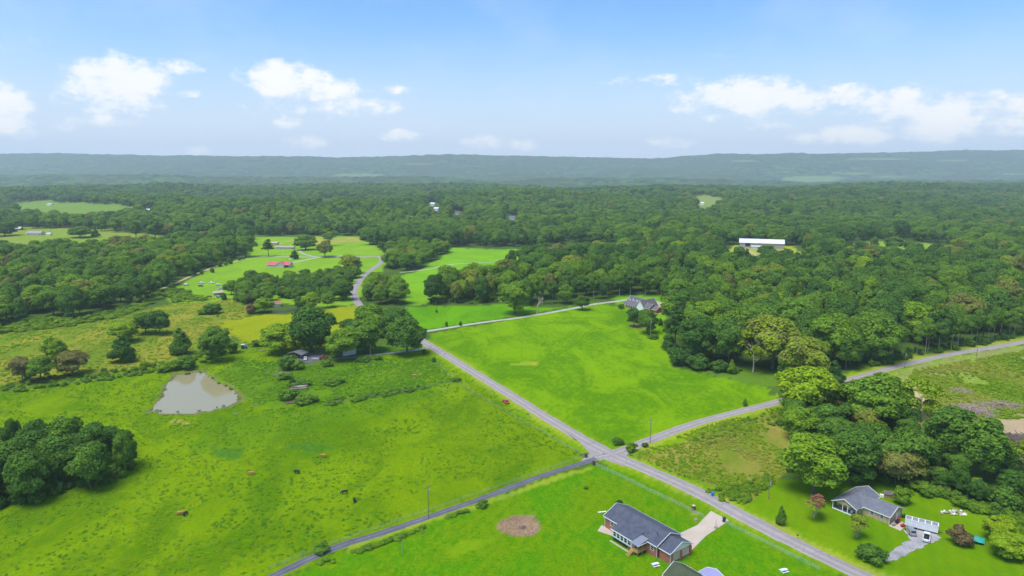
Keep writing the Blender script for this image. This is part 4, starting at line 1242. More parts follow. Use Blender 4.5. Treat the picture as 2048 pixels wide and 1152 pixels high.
def scatter(name, coll, P, S, I, T, label):
    P = np.asarray(P, np.float32); n = len(P)
    me = bpy.data.meshes.new(name); me.vertices.add(n); me.vertices.foreach_set('co', P.ravel())
    rot = np.zeros((n, 3), np.float32); rot[:, 2] = rng.uniform(0, 6.28, n)
    for nm, ty, key, arr in (('idx', 'INT', 'value', np.asarray(I, np.int32)), ('tint', 'FLOAT', 'value', np.asarray(T, np.float32)), ('rot', 'FLOAT_VECTOR', 'vector', rot.ravel()), ('scl', 'FLOAT_VECTOR', 'vector', np.asarray(S, np.float32).ravel())):
        a = me.attributes.new(nm, ty, 'POINT'); a.data.foreach_set(key, arr)
    o = link(name, me)
    md = o.modifiers.new('scatter', 'NODES'); md.node_group = SCAT[coll.name]
    return tag(o, label, 'forest' if 'forest' in name else 'vegetation', None, 'stuff')


SCAT = {c.name: scatter_tree(c) for c in (LIB, WEEDLIB)}


def mass(name, items, label):
    P, S, I, T = [], [], [], []
    for x, y, h, wd, kd, tt in items:
        i = int(rng.integers(len(PROTO[kd]))); li, w0 = LIBIDX[(kd, i)]
        s = wd / 2 / w0
        P.append((x, y, 0)); S.append((s, s, h)); I.append(li); T.append(tt)
    P = np.array(P); P[:, 2] = height(P[:, 0], P[:, 1])
    return scatter(name, LIB, P, S, I, T, label)


rest = [c for i, c in enumerate(cand) if i not in single]
mass('forest', [c[:6] for c in rest], 'broad green forest stretching to the hills')


def fill(poly, n, jitter=1.0):
    gp = np.array([G(*q)[:2] for q in poly]); a, b = gp.min(0), gp.max(0)
    out_ = np.zeros((0, 2))
    while len(out_) < n:
        q = rng.uniform(a, b, (n * 3, 2))
        u, v = project(q[:, 0], q[:, 1], height(q[:, 0], q[:, 1]))
        out_ = np.concatenate([out_, q[in_poly(u, v, poly)]])
    return out_[:n]


# vines and undergrowth along the wood edges
items = []
for x, y in fill([(-300, 685), (0, 668), (130, 655), (250, 634), (340, 590), (350, 606), (420, 600), (335, 570), (250, 618), (130, 634), (0, 644), (-300, 660)], 420):
    items.append((x, y, rng.uniform(1.0, 3.6), rng.uniform(3.5, 8), 'shrub', rng.uniform(.46, .64)))
mass('kudzu_vines', items, 'bright green vine thicket spilling from the left wood onto the brush field')
items = []
for x, y in fill([(1350, 722), (1400, 738), (1470, 750), (1480, 742), (1400, 722), (1350, 690), (1330, 660), (1325, 690)], 40): items.append((x, y, rng.uniform(1.5, 4), rng.uniform(3, 6), 'shrub', rng.uniform(.15, .35)))
for x, y in fill([(1740, 737), (1830, 715), (1930, 697), (2060, 672), (2060, 662), (1930, 686), (1830, 704), (1740, 727)], 70): items.append((x, y, rng.uniform(1.5, 5), rng.uniform(3, 5), 'shrub', rng.uniform(.2, .4)))
for x, y in fill([(855, 609), (1000, 607), (1050, 612), (1050, 600), (1000, 596), (855, 598)], 40): items.append((x, y, rng.uniform(1.5, 4), rng.uniform(3, 5), 'shrub', rng.uniform(.15, .35)))
for x, y in fill([(1720, 960), (1800, 970), (1860, 996), (1940, 1015), (2005, 1048), (2060, 1085), (2080, 1050), (1960, 985), (1860, 965), (1760, 945)], 170): items.append((x, y, rng.uniform(1, 3.6), rng.uniform(2.2, 4.5), 'shrub', rng.uniform(.25, .6)))
for x, y in fill([(1560, 850), (1600, 885), (1650, 920), (1700, 950), (1790, 940), (1780, 860), (1660, 800), (1590, 800)], 120): items.append((x, y, rng.uniform(1.5, 4.5), rng.uniform(3, 5), 'shrub', rng.uniform(.18, .4)))
for x, y in fill([(0, 790), (130, 773), (290, 750), (400, 728), (440, 716), (400, 706), (290, 733), (130, 752), (0, 766)], 120): items.append((x, y, rng.uniform(.8, 2.4), rng.uniform(2, 4.5), 'shrub', rng.uniform(.35, .55)))
for x, y in fill([(640, 803), (700, 793), (800, 780), (850, 772), (850, 778), (760, 796), (660, 812)], 60): items.append((x, y, rng.uniform(.8, 1.8), rng.uniform(2, 4), 'shrub', rng.uniform(.35, .5)))
for x, y in fill([(-100, 1040), (0, 1020), (60, 1010), (150, 985), (212, 970), (268, 943), (260, 930), (150, 965), (0, 990)], 70): items.append((x, y, rng.uniform(1.5, 4.5), rng.uniform(2.5, 4.5), 'shrub', rng.uniform(.18, .42)))
mass('undergrowth', items, 'dark green undergrowth and hedgerow brush along the wood edges')
# weeds over the rough land
for nm, poly, n, sz, hz_, ti, lab in [
    ('brush_weeds', [z for z in ZONES if z[0] == 'brush'][0][1], 3800, (1.0, 2.6), (.2, .6), (.15, 1.1), 'tall weeds and dry grass over the brush field'),
    ('lot_weeds', [z for z in ZONES if z[0] == 'weeds'][0][1], 2200, (1.0, 2.2), (.2, .5), (.2, .62), 'weeds over the lot below the farm drive'),
    ('scrub_weeds', [z for z in ZONES if z[0] == 'scrub'][0][1], 2600, (.7, 1.8), (.25, .7), (.25, 1.15), 'tall weeds over the scrub lot by the crossroads'),
    ('cleared_weeds', [(1790, 790), (1830, 740), (2048, 702), (2250, 670), (2300, 900), (2048, 835), (1980, 842), (1860, 835)], 5200, (1.0, 3.2), (.3, 1.0), (.35, 1.05), 'weeds and sprouts over the cleared land'),
    ('pasture_tufts', [z for z in ZONES if z[0] == 'pasture'][0][1], 11000, (.5, 1.6), (.12, .36), (.12, .66), 'grass tufts over the cow pasture'),
]:
    q = fill([(max(-150, min(2200, a)), min(1180, b)) for a, b in poly], n)
    u, v = project(q[:, 0], q[:, 1], 0)
    kk = ~in_poly(u, v, [((x - pc[0]) * 1.12 + pc[0], (y - pc[1]) * 1.14 + pc[1]) for x, y in POND]) & ~too_near(q[:, 0], q[:, 1])
    q = q[kk]
    pn = vnoise(q[:, 0], q[:, 1], 22, 51) * .65 + rng.uniform(0, 1, len(q)) * .35
    keep_ = vnoise(q[:, 0], q[:, 1], 14, 52) > .28
    q, pn = q[keep_], pn[keep_]
    wz = rng.uniform(sz[0], sz[1], len(q)) / 1.2; hz2 = rng.uniform(hz_[0], hz_[1], len(q)) / .7
    scatter(nm, WEEDLIB, np.column_stack([q, height(q[:, 0], q[:, 1])]), np.column_stack([wz, wz, hz2]), rng.integers(0, 4, len(q)), ti[0] + (ti[1] - ti[0]) * pn, lab)

# ------------------------------------------------------------------ materials for built things
BRICK = mat_plain('brick', (0.36, 0.13, 0.085), .85, .22, 1.5)
REDBRICK = mat_plain('red_brick', (0.42, 0.075, 0.05), .85, .2, 1.5)
WHITE = mat_plain('white_paint', (0.80, 0.79, 0.77), .55, .07, 1.2)
TANDOOR = mat_plain('tan_door', (0.58, 0.42, 0.33), .6, .12, 1.2)
WARM = mat_plain('warm_white', (0.82, 0.68, 0.62), .6, .08, 1.2)
BLACKW = mat_plain('black_paint', (0.02, 0.02, 0.022), .6, .2, 2)
LUMBER = mat_plain('new_lumber', (0.50, 0.30, 0.11), .8, .2, 3, streak=(1, 1, 6))
OLDWOOD = mat_plain('old_wood', (0.27, 0.22, 0.175), .9, .35, 3, streak=(5, 5, 1))
POLEWOOD = mat_plain('pole_wood', (0.22, 0.17, 0.12), .9, .25, 3, streak=(5, 5, .6))
GALV = mat_plain('galvanised', (0.50, 0.52, 0.53), .45, .1, 3, metallic=.6)
RUST = mat_plain('rust', (0.20, 0.09, 0.05), .9, .4, 3)
STONE = mat_plain('stone', (0.46, 0.38, 0.30), .9, .25, 1.5)
CREAM = mat_plain('cream_wall', (0.58, 0.50, 0.41), .7, .1, 1)
TANWALL = mat_plain('barn_tin', (0.47, 0.38, 0.35), .6, .12, .6, streak=(3, 3, .3))
TEAL = mat_plain('teal_tarp', (0.02, 0.30, 0.26), .45, .15, 2)
RUBBER = mat_plain('rubber', (0.02, 0.02, 0.02), .8, .2, 5)
NAVY = mat_plain('navy_plastic', (0.012, 0.03, 0.12), .45, .1, 3)
BLUEP = mat_plain('blue_plastic', (0.02, 0.20, 0.48), .45, .1, 3)
CHROME = mat_plain('lamp_glass', (0.75, 0.75, 0.72), .2, .05, 3)
TAILRED = mat_plain('tail_lamp', (0.35, 0.01, 0.01), .3, .05, 3)
MULCH = mat_plain('stump_wood', (0.16, 0.13, 0.11), .9, .3, 4)
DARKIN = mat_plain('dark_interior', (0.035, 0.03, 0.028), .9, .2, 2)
PORCHFLOOR = mat_plain('porch_floor', (0.10, 0.10, 0.12), .7, .2, 2)


def mat_roof(name, c0, c1, course=4.0):
    m, t, out = new_mat(name)
    tcn = t.node('ShaderNodeTexCoord')
    n1 = t.noise(tcn.outputs['Object'], 5.0, 3.0, .8); n2 = t.noise(tcn.outputs['Object'], .6, 5.0, .7)
    c = t.mix(t.smooth(t.math('ADD', n1, t.math('MULTIPLY', n2, .9)), .70, 1.2), rgb(*c0), rgb(*c1))
    sp = t.node('ShaderNodeSeparateXYZ'); t.l.new(tcn.outputs['Object'], sp.inputs[0])
    wv = t.math('FRACT', t.math('MULTIPLY', sp.outputs[2], course * 2))
    p = t.node('ShaderNodeBsdfPrincipled'); t.l.new(c, p.inputs['Base Color']); p.inputs['Roughness'].default_value = .8; p.inputs['Specular IOR Level'].default_value = .3
    b = t.node('ShaderNodeBump'); b.inputs['Strength'].default_value = .4; b.inputs['Distance'].default_value = .03
    t.l.new(wv, b.inputs['Height']); t.l.new(b.outputs[0], p.inputs['Normal']); t.l.new(p.outputs[0], out.inputs[0])
    return m


def mat_boards(name, col, rough=.8, freq=9.0, depth=.25):
    """vertical board siding: alternate boards differ a little, dark joints between"""
    m, t, out = new_mat(name)
    tcn = t.node('ShaderNodeTexCoord'); sp = t.node('ShaderNodeSeparateXYZ'); t.l.new(tcn.outputs['Object'], sp.inputs[0])
    s = t.math('MULTIPLY', t.math('ADD', sp.outputs[0], sp.outputs[1]), freq / 3)
    fr = t.math('FRACT', s); fl = t.math('FLOOR', s)
    wn = t.node('ShaderNodeTexWhiteNoise', noise_dimensions='1D'); t.l.new(fl, wn.inputs['W'])
    mp = t.node('ShaderNodeMapping'); t.l.new(tcn.outputs['Object'], mp.inputs[0]); mp.inputs['Scale'].default_value = (2, 2, .4)
    n = t.noise(mp.outputs[0], 2.0, 5.0, .7)
    k = t.math('ADD', t.math('MULTIPLY_ADD', wn.outputs[0], depth, 1 - depth / 2), t.math('MULTIPLY_ADD', n, .4, -.2))
    k = t.math('MULTIPLY', k, t.smooth(fr, 0.0, 0.07, .55, 1.0))
    hs = t.node('ShaderNodeHueSaturation'); hs.inputs['Color'].default_value = rgb(*col); t.l.new(k, hs.inputs['Value'])
    p = t.node('ShaderNodeBsdfPrincipled'); t.l.new(hs.outputs[0], p.inputs['Base Color']); p.inputs['Roughness'].default_value = rough
    t.l.new(p.outputs[0], out.inputs[0])
    return m


SHINGLE = mat_roof('slate_shingle', (0.055, 0.062, 0.085), (0.105, 0.112, 0.145))
SHINGLE2 = mat_roof('grey_shingle', (0.115, 0.12, 0.145), (0.19, 0.19, 0.215))
SHINGLE3 = mat_roof('brown_shingle', (0.11, 0.095, 0.105), (0.17, 0.15, 0.16))
OLIVE = mat_roof('olive_shingle', (0.05, 0.065, 0.03), (0.08, 0.095, 0.05))
METALROOF = mat_boards('grey_metal_roof', (0.22, 0.23, 0.27), .4, 7, .08)
WHITEROOF = mat_boards('white_metal_roof', (0.72, 0.71, 0.73), .4, 3, .06)
REDROOF = mat_boards('red_metal_roof', (0.58, 0.10, 0.105), .5, 4, .1)
LILAC = mat_boards('pale_metal_roof', (0.33, 0.31, 0.50), .4, 5, .1)
SIDING = mat_boards('tan_board', (0.52, 0.365, 0.215), .8, 9, .3)
WHITESIDE = mat_boards('white_siding', (0.74, 0.74, 0.74), .6, 6, .06)
m, t, out = new_mat('window_glass')
p = t.node('ShaderNodeBsdfPrincipled'); p.inputs['Base Color'].default_value = rgb(.02, .025, .03); p.inputs['Roughness'].default_value = .08
t.l.new(p.outputs[0], out.inputs[0]); GLASS = m
m, t, out = new_mat('chain_link')
p = t.node('ShaderNodeBsdfPrincipled'); p.inputs['Base Color'].default_value = rgb(.62, .68, .66); p.inputs['Roughness'].default_value = .5
tr = t.node('ShaderNodeBsdfTransparent'); mx = t.node('ShaderNodeMixShader'); mx.inputs[0].default_value = .17   # thin wire, too fine to resolve
t.l.new(tr.outputs[0], mx.inputs[1]); t.l.new(p.outputs[0], mx.inputs[2]); t.l.new(mx.outputs[0], out.inputs[0]); LINK = m


def paint(name, col, metallic=.0):
    m, t, out = new_mat(name)
    p = t.node('ShaderNodeBsdfPrincipled'); p.inputs['Base Color'].default_value = rgb(*col); p.inputs['Roughness'].default_value = .25
    p.inputs['Metallic'].default_value = metallic; p.inputs['Coat Weight'].default_value = .5
    tcn = t.node('ShaderNodeTexCoord'); n = t.noise(tcn.outputs['Object'], 2., 3.); t.l.new(t.smooth(n, .3, .8, .2, .42), p.inputs['Roughness'])
    t.l.new(p.outputs[0], out.inputs[0])
    return m


# ------------------------------------------------------------------ house pieces (local frame: x along, y back)
def gable(par, x0, x1, y0, y1, z0, ze, zr, axis, wall, roof, trim, ov=.45, wall_name='wall', ends=True):
    if axis == 'x':
        prof = [(y0, z0), (y1, z0), (y1, ze), ((y0 + y1) / 2, zr), (y0, ze)]
        a, b, c, d = x0, x1, y0, y1
        P = lambda u, v, z: (u, v, z)
    else:
        prof = [(x0, z0), (x1, z0), (x1, ze), ((x0 + x1) / 2, zr), (x0, ze)]
        a, b, c, d = y0, y1, x0, x1
        P = lambda u, v, z: (v, u, z)
    w_ = MB().prism(prof, axis, a, b).build(wall_name, wall, par)
    mid = (c + d) / 2; sl = (zr - ze) / (mid - c)
    zo = ze - sl * ov; up = .16
    rf = MB()
    for v0, z_0, v1, z_1 in ((c - ov, zo, mid, zr), (d + ov, zo, mid, zr)):
        q = [P(a - ov, v0, z_0 + up), P(b + ov, v0, z_0 + up), P(b + ov, v1, z_1 + up), P(a - ov, v1, z_1 + up)]
        nn = (Vector(q[1]) - Vector(q[0])).cross(Vector(q[2]) - Vector(q[0]))
        if nn.z < 0: q = q[::-1]
        rf.slab(q, .13)
    r = rf.build('roof', roof, par)
    tb = MB()
    if ends:
        for e in ((a - ov - .04, b + ov + .04) if ends is True else (b + ov + .04,)):
            for v0 in (c - ov, d + ov):
                p_, q_ = Vector(P(e, v0, zo + .04)), Vector(P(e, mid, zr + .04))
                dx = Vector(P(.05, 0, 0))
                tb.add([p_ - dx, p_ + dx, q_ + dx, q_ - dx, p_ - dx + Vector((0, 0, .24)), p_ + dx + Vector((0, 0, .24)), q_ + dx + Vector((0, 0, .24)), q_ - dx + Vector((0, 0, .24))],
                       [(0, 3, 2, 1), (4, 5, 6, 7), (0, 1, 5, 4), (1, 2, 6, 5), (2, 3, 7, 6), (3, 0, 4, 7)])
    for v0 in (c - ov - .05, d + ov + .05):
        p0, p1 = P(a - ov, v0 - .05, zo - .10), P(b + ov, v0 + .05, zo + .14)
        tb.box(min(p0[0], p1[0]), max(p0[0], p1[0]), min(p0[1], p1[1]), max(p0[1], p1[1]), p0[2], p1[2])
    tb.build('fascia', trim, r)
    return w_, r


def window(par, face, at_, u0, u1, z0, z1, sgn, frame=WHITE, glass=GLASS, name='window', bars=True):
    """face 'x': wall at x=at_, u along y; face 'y': wall at y=at_, u along x; sgn: outward direction"""
    def bx(mb, ua, ub, za, zb, d0, d1):
        lo, hi = sorted((at_ + sgn * d0, at_ + sgn * d1))
        if face == 'x': mb.box(lo, hi, ua, ub, za, zb)
        else: mb.box(ua, ub, lo, hi, za, zb)
    f = MB(); t_ = .11
    bx(f, u0, u1, z0, z0 + t_, .0, .09); bx(f, u0, u1, z1 - t_, z1, .0, .09)
    bx(f, u0, u0 + t_, z0 + t_, z1 - t_, .0, .09); bx(f, u1 - t_, u1, z0 + t_, z1 - t_, .0, .09)
    if bars: bx(f, u0 + t_, u1 - t_, (z0 + z1) / 2 - .04, (z0 + z1) / 2 + .04, .0, .07)
    o = f.build(name, frame, par)
    g = MB(); bx(g, u0 + t_, u1 - t_, z0 + t_, z1 - t_, .01, .035)
    g.build('pane', glass, o)
    return o


def box_part(name, mat, par, *b):
    return MB().box(*b).build(name, mat, par)


ANG = R(-54)

# ---- brick ranch house
O = (28.4, 195.9)
rh = empty('ranch_house', (O[0], O[1], float(height(38, 190)) + .55), ANG, 'long brick ranch house with dark slate roof and white sunroom', 'house')
gable(rh, .4, 21.4, .4, 10.6, -1.2, 3.3, 5.6, 'x', BRICK, SHINGLE, WHITE)
gable(rh, 21.9, 25.9, 1.0, 9.9, -1.2, 2.9, 4.9, 'x', BRICK, SHINGLE, WHITE, ov=.4)
# garage opening in the gable end, white gable cladding and pillars
MB().prism([(1.35, 2.55), (9.55, 2.55), (9.55, 2.75), (5.45, 4.68), (1.35, 2.75)], 'x', 25.91, 26.0).build('gable_panel', WARM, rh)
for y0 in (1.6, 5.6): box_part('garage_door', TANDOOR, rh, 25.91, 25.97, y0, y0 + 3.4, 0.05, 2.3)
for y0 in (1.05, 5.05, 9.15): box_part('pillar', BRICK, rh, 25.95, 26.35, y0, y0 + .5, -.3, 2.5)
# sunroom under the roof carried down at the front
sun_ = MB().box(6.9, 14.9, -2.9, .38, .55, 2.92).build('sunroom', WHITESIDE, rh)
box_part('sunroom_base', BLACKW, rh, 7.1, 14.7, -2.75, .3, -1.2, .54)
sl_ = (5.6 - 3.3) / 5.1
MB().slab([(6.5, -3.3, 3.06), (15.3, -3.3, 3.06), (15.3, 2.2, 3.3 + 1.8 * sl_ + .22), (6.5, 2.2, 3.3 + 1.8 * sl_ + .22)], .13).build('sunroom_roof', SHINGLE, rh)
box_part('sunroom_fascia', WHITE, rh, 6.5, 15.3, -3.42, -3.301, 2.80, 3.07)
MB().add([(6.88, -2.9, 2.921), (6.88, .38, 2.921), (6.88, .38, 3.7), (6.8, -2.9, 2.921), (6.8, .38, 2.921), (6.8, .38, 3.7)], [(0, 1, 2), (5, 4, 3), (0, 3, 4, 1), (1, 4, 5, 2), (2, 5, 3, 0)]).build('sunroom_cheek', WHITESIDE, rh)
for k in range(5): window(rh, 'y', -2.9, 7.25 + k * 1.5, 8.45 + k * 1.5, .95, 2.7, -1)
window(rh, 'x', 6.9, -2.4, -1.5, 1.05, 2.3, -1)
# porch with metal roof, lumber rails and steps
MB().slab([(14.8, -4.0, 2.95), (18.1, -4.0, 2.95), (18.1, .6, 3.75), (14.8, .6, 3.75)], .09).build('porch_roof', METALROOF, rh)
box_part('porch_fascia', WHITE, rh, 18.1, 18.2, -4.0, .1, 2.8, 3.0)
box_part('porch_deck', LUMBER, rh, 15.0, 18.0, -3.9, .35, .62, .76)
pr = MB()
for (x, y) in ((15.1, -3.8), (17.9, -3.8), (17.9, -1.7), (17.9, .2), (16.5, -3.8)): pr.tube((x, y, -1.), (x, y, 2.85), .07, n=4)
pr.build('porch_posts', LUMBER, rh)
ra = MB()
for z in (.95, 1.25, 1.55): ra.box(16.5, 17.9, -3.86, -3.76, z, z + .07); ra.box(17.86, 17.96, -3.75, .2, z, z + .07)
ra.build('porch_rail', LUMBER, rh)
st = MB()
for k in range(5): st.box(15.1, 16.4, -4.2 - k * .34, -3.9 - k * .34, .46 - k * .24, .56 - k * .24)
for x in (15.05, 16.45): st.tube((x, -3.9, 1.5), (x, -5.5, .75), .05, n=4); st.tube((x, -5.5, -.3), (x, -5.5, .8), .05, n=4)
st.build('porch_steps', LUMBER, rh)
window(rh, 'y', .4, 19.0, 20.4, 1.1, 2.4, -1); window(rh, 'y', .4, 2.6, 4.2, 1.1, 2.4, -1); window(rh, 'x', .4, 3.6, 5.0, 1.1, 2.4, -1)
dn_ = MB()
for (x, y) in ((.3, .25), (21.6, .25), (26.1, .85)): dn_.tube((x, y, -.4), (x, y, 3.1), .06, n=5)
dn_.build('downspout', WHITE, rh)
MB().tube((19.2, 3.0, 4.2), (19.2, 3.0, 5.6), .07, n=6).build('vent_pipe', BLACKW, rh)
box_part('timber_edge', CONCRETE, rh, 7.0, 14.5, -4.2, -3.8, -.9, -.3)
box_part('side_step', WHITE, rh, 6.0, 6.85, -1.6, -.2, .2, 1.1)

# ---- tan board cottage
O2 = (104.7, 208.1)
ch = empty('cottage', (O2[0], O2[1], float(height(112, 204))), R(-53), 'tan board cottage with grey shingle roof and white-posted porch', 'house')
MB().prism([(.4, 2.55), (8.0, 2.55), (8.0, 2.7), (4.2, 4.55), (.4, 2.7)], 'y', .3, .42).build('porch_gable', SIDING, ch)
gable(ch, .4, 8.0, 2.9, 15.0, -.4, 2.7, 4.6, 'y', SIDING, SHINGLE2, WHITE, ov=.45, ends='far')
# carry the roof over the porch
for sx, v0 in ((-1, -.05), (1, 8.45)):
    q = [(v0, -.15, 2.7 - .45 * .5 + .16), (v0, 2.5, 2.7 - .45 * .5 + .16), (4.2, 2.5, 4.76), (4.2, -.15, 4.76)]
    nn = (Vector(q[1]) - Vector(q[0])).cross(Vector(q[2]) - Vector(q[0]))
    MB().slab(q if nn.z > 0 else q[::-1], .13).build('porch_roof', SHINGLE2, ch)
tb = MB()
for v0 in (-.05, 8.45):
    p_, q_ = Vector((v0, -.2, 2.46)), Vector((4.2, -.2, 4.58))
    tb.add([p_ + Vector((0, -.05, 0)), p_ + Vector((0, .05, 0)), q_ + Vector((0, .05, 0)), q_ + Vector((0, -.05, 0)), p_ + Vector((0, -.05, .26)), p_ + Vector((0, .05, .26)), q_ + Vector((0, .05, .26)), q_ + Vector((0, -.05, .26))],
           [(0, 3, 2, 1), (4, 5, 6, 7), (0, 1, 5, 4), (1, 2, 6, 5), (2, 3, 7, 6), (3, 0, 4, 7)])
tb.build('porch_fascia', WHITE, ch)
box_part('porch_floor', PORCHFLOOR, ch, .3, 8.1, .3, 2.89, -.3, .25)
for x in (.35, 3.6, 5.2, 7.95): box_part('porch_post', WHITE, ch, x - .09, x + .09, .28, .46, .2, 2.56)
box_part('porch_curb', WHITE, ch, .3, 8.1, .16, .29, -.2, .32)
box_part('porch_bench', OLDWOOD, ch, 1.4, 3.0, 2.0, 2.6, .25, .75); box_part('porch_chair', WHITE, ch, 5.6, 6.2, 1.6, 2.2, .25, 1.0)
box_part('porch_door', WHITE, ch, 3.9, 4.8, 2.84, 2.9, .25, 2.3)
gable(ch, 4.7, 16.5, 4.2, 12.8, -.4, 2.7, 4.55, 'x', SIDING, SHINGLE2, WHITE, ov=.4, ends='far')
window(ch, 'y', 4.2, 10.6, 11.7, .95, 2.3, -1); window(ch, 'y', 4.2, 13.6, 14.7, .95, 2.3, -1)
box_part('door', WHITE, ch, 16.5, 16.58, 8.6, 9.6, .1, 2.2); window(ch, 'x', 16.5, 10.3, 11.1, 1.0, 2.1, 1)
MB().tube((6.2, 8.2, 3.7), (6.2, 8.2, 4.9), .09, n=6).build('vent_pipe', BLACKW, ch)
box_part('corner_trim', WHITE, ch, 16.42, 16.54, 4.1, 4.19, -.1, 2.6)


# ---- estate house at the wood
x, y, z = G(1247, 613)
eh = empty('estate_house', (x, y, z), R(-58), 'red brick house with dark roof, white dormers and columned porch at the wood', 'house')
gable(eh, 0, 15, 2.4, 12, -.5, 3.2, 8.2, 'x', WHITESIDE, SHINGLE3, WHITE)
MB().slab([(-.4, -.8, 2.9), (14.5, -.8, 2.9), (14.5, 3.4, 4.5), (-.4, 3.4, 4.5)], .15).build('porch_roof', SHINGLE3, eh)
box_part('porch_beam', WHITE, eh, -.3, 14.4, -.7, -.45, 2.45, 2.72); box_part('porch_deck', REDBRICK, eh, -.2, 14.4, -.6, 2.35, -.4, .35)
for k in range(6): box_part('porch_column', WHITE, eh, .0 + k * 2.75, .3 + k * 2.75, -.6, -.3, .3, 2.5)
for k in range(4): window(eh, 'y', 2.4, 1.0 + k * 3.4, 2.4 + k * 3.4, .8, 2.4, -1, bars=False)
for k in range(3):
    x0 = 1.6 + k * 4.4
    gable(eh, x0, x0 + 2.4, 3.9, 7.0, 4.2, 6.0, 7.3, 'y', WHITE, SHINGLE3, WHITE, ov=.25, wall_name='dormer')
    window(eh, 'y', 3.9, x0 + .65, x0 + 1.75, 4.7, 5.9, -1, bars=False)
gable(eh, 14.2, 22.5, .6, 15.5, -.5, 3.2, 8.0, 'y', WHITE, SHINGLE3, WHITE)
gable(eh, 22.5, 27.5, 1.5, 9.5, -.5, 2.8, 6.0, 'x', REDBRICK, SHINGLE3, WHITE)
window(eh, 'x', 27.5, 4.8, 6.2, 3.0, 4.2, 1)
x, y, z = G(1311, 624)
sh = empty('brick_garage', (x, y, z), R(-58), 'small red brick gabled garage right of the estate house', 'garage')
gable(sh, -4, 4, -3, 3, -.4, 2.6, 4.6, 'x', REDBRICK, SHINGLE3, WHITE)


# ---- simple gabled buildings farther off
def simple_house(name, px, py, L, W, ze, zr, ang, wall, roof, label, cat='house', nwin=4, axis='x', win=True, trim=WHITE, group=None):
    x, y, z = G(px, py)
    e = empty(name, (x, y, z), R(ang), label, cat, group)
    gable(e, -L / 2, L / 2, -W / 2, W / 2, -1, ze, zr, axis, wall, roof, trim, ov=.5)
    if win:
        for k in range(nwin):
            u = -L / 2 + (k + .5) * L / nwin
            window(e, 'y', -W / 2, u - .7, u + .7, .9, min(2.3, ze - .2), -1, bars=False)
        box_part('door', BLACKW, e, L / 2 - 2.2, L / 2 - 1.2, -W / 2 - .06, -W / 2 - .005, 0, 2.1)
    return e


e = simple_house('red_roof_house', 560, 533, 26, 11, 3.0, 5.4, -6, CREAM, REDROOF, 'long low house under a pinkish red metal roof', nwin=3)
gable(e, -1, 8, -8, 2, -1, 3.0, 6.2, 'y', CREAM, REDROOF, WHITE, ov=.6)
box_part('painted_carport_shade', DARKIN, e, 4.5, 12.5, -6.0, -5.6, 0, 2.5)  # near-black slab standing in for the shade under the carport
simple_house('mobile_home', 571, 498, 25, 7, 3.0, 4.2, -4, CREAM, mat_roof('tan_roof', (.36, .28, .22), (.44, .35, .28)), 'cream mobile home with a row of dark windows', nwin=6)
simple_house('shed', 550, 489, 9, 6, 2.6, 4.0, -4, mat_plain('rosy_tin', (.45, .3, .27), .7), mat_plain('rosy_roof', (.52, .36, .33), .6), 'small rosy shed behind the mobile home', 'shed', win=False)
simple_house('farm_house', 72, 470, 22, 10, 3.5, 6.5, 0, CREAM, mat_roof('mauve_roof', (.30, .25, .26), (.38, .32, .33)), 'far pale farmhouse with mauve-grey roof in the left clearing', nwin=5)
simple_house('shed', 99, 471, 6, 5, 3, 4.5, 0, WHITE, CREAM, 'small white shed right of the far farmhouse', 'shed', win=False)
simple_house('barn', 38, 460, 10, 7, 3, 5.5, 0, REDBRICK, mat_plain('pale_roof', (.6, .55, .55), .5), 'little red barn left of the far farmhouse', 'barn', win=False)
simple_house('shed', 60, 405, 12, 8, 4, 6, 0, WHITE, CREAM, 'white shed at the top of the far left clearing', 'shed', win=False)
simple_house('shed', 100, 411, 14, 8, 4, 6, 0, WHITE, CREAM, 'pale shed at the right in the far left clearing', 'shed', win=False)
bx_ = empty('big_barn', G3(1524, 496), R(-18), 'big barn with long white metal roof and tan tin walls in the wood', 'barn')
gable(bx_, -29, 27, -9, 9, -3, 8.0, 12.2, 'x', TANWALL, WHITEROOF, WHITE, ov=1.2)
box_part('barn_door', DARKIN, bx_, -22, -16, -9.12, -9.01, 2.5, 7.5)
box_part('side_panel', mat_plain('blue_grey_tin', (.42, .44, .5), .5), bx_, -29, -22.2, -9.1, -9.01, 2.5, 8.2)
box_part('loft_door', DARKIN, bx_, -6, -2, -9.1, -9.01, 6.6, 7.6)
gable(bx_, -14, -1, -12, -9.01, -3, 3.2, 4.0, 'x', mat_plain('pale_tin', (.6, .56, .58), .5), WHITEROOF, WHITE, ov=.3)
for k in range(5): window(bx_, 'y', -9, 13 + k * 2.6, 14.4 + k * 2.6, 1.5, 2.6, -1, bars=False)
WSPEC = [(655, 404, 28, 16, 'white', 'long white roof peeping from the far forest'), (866, 412, 18, 9, 'white', 'upper white house of the pair in the far forest'), (873, 422, 16, 9, 'white', 'lower white house of the pair in the far forest'),
         (916, 430, 14, 8, 'tan', 'brown-roofed house lost in the far forest'), (1025, 440, 18, 8, 'grey', 'grey-roofed house in a gap of the far forest'), (297, 425, 14, 8, 'white', 'white cottage at the end of the far left clearing'), (1405, 398, 14, 8, 'white', 'white house above the far red-soil clearing'),
         (1330, 396, 12, 7, 'white', 'small white house left in the far clearing')]
for (px, py, L, W, c, lab) in WSPEC:
    x, y, z = G(px, py)
    e = empty('forest_house', (x, y, z), R(-12), lab, 'house', 'houses in the far forest')
    gable(e, -L * .33, L * .33, -W / 2, W / 2, -1, 4 + y * .0012, 7 + y * .0012, 'x', {'white': WHITE, 'tan': CREAM, 'grey': CREAM}[c], {'white': WHITEROOF, 'tan': SHINGLE3, 'grey': SHINGLE2}[c], WHITE)
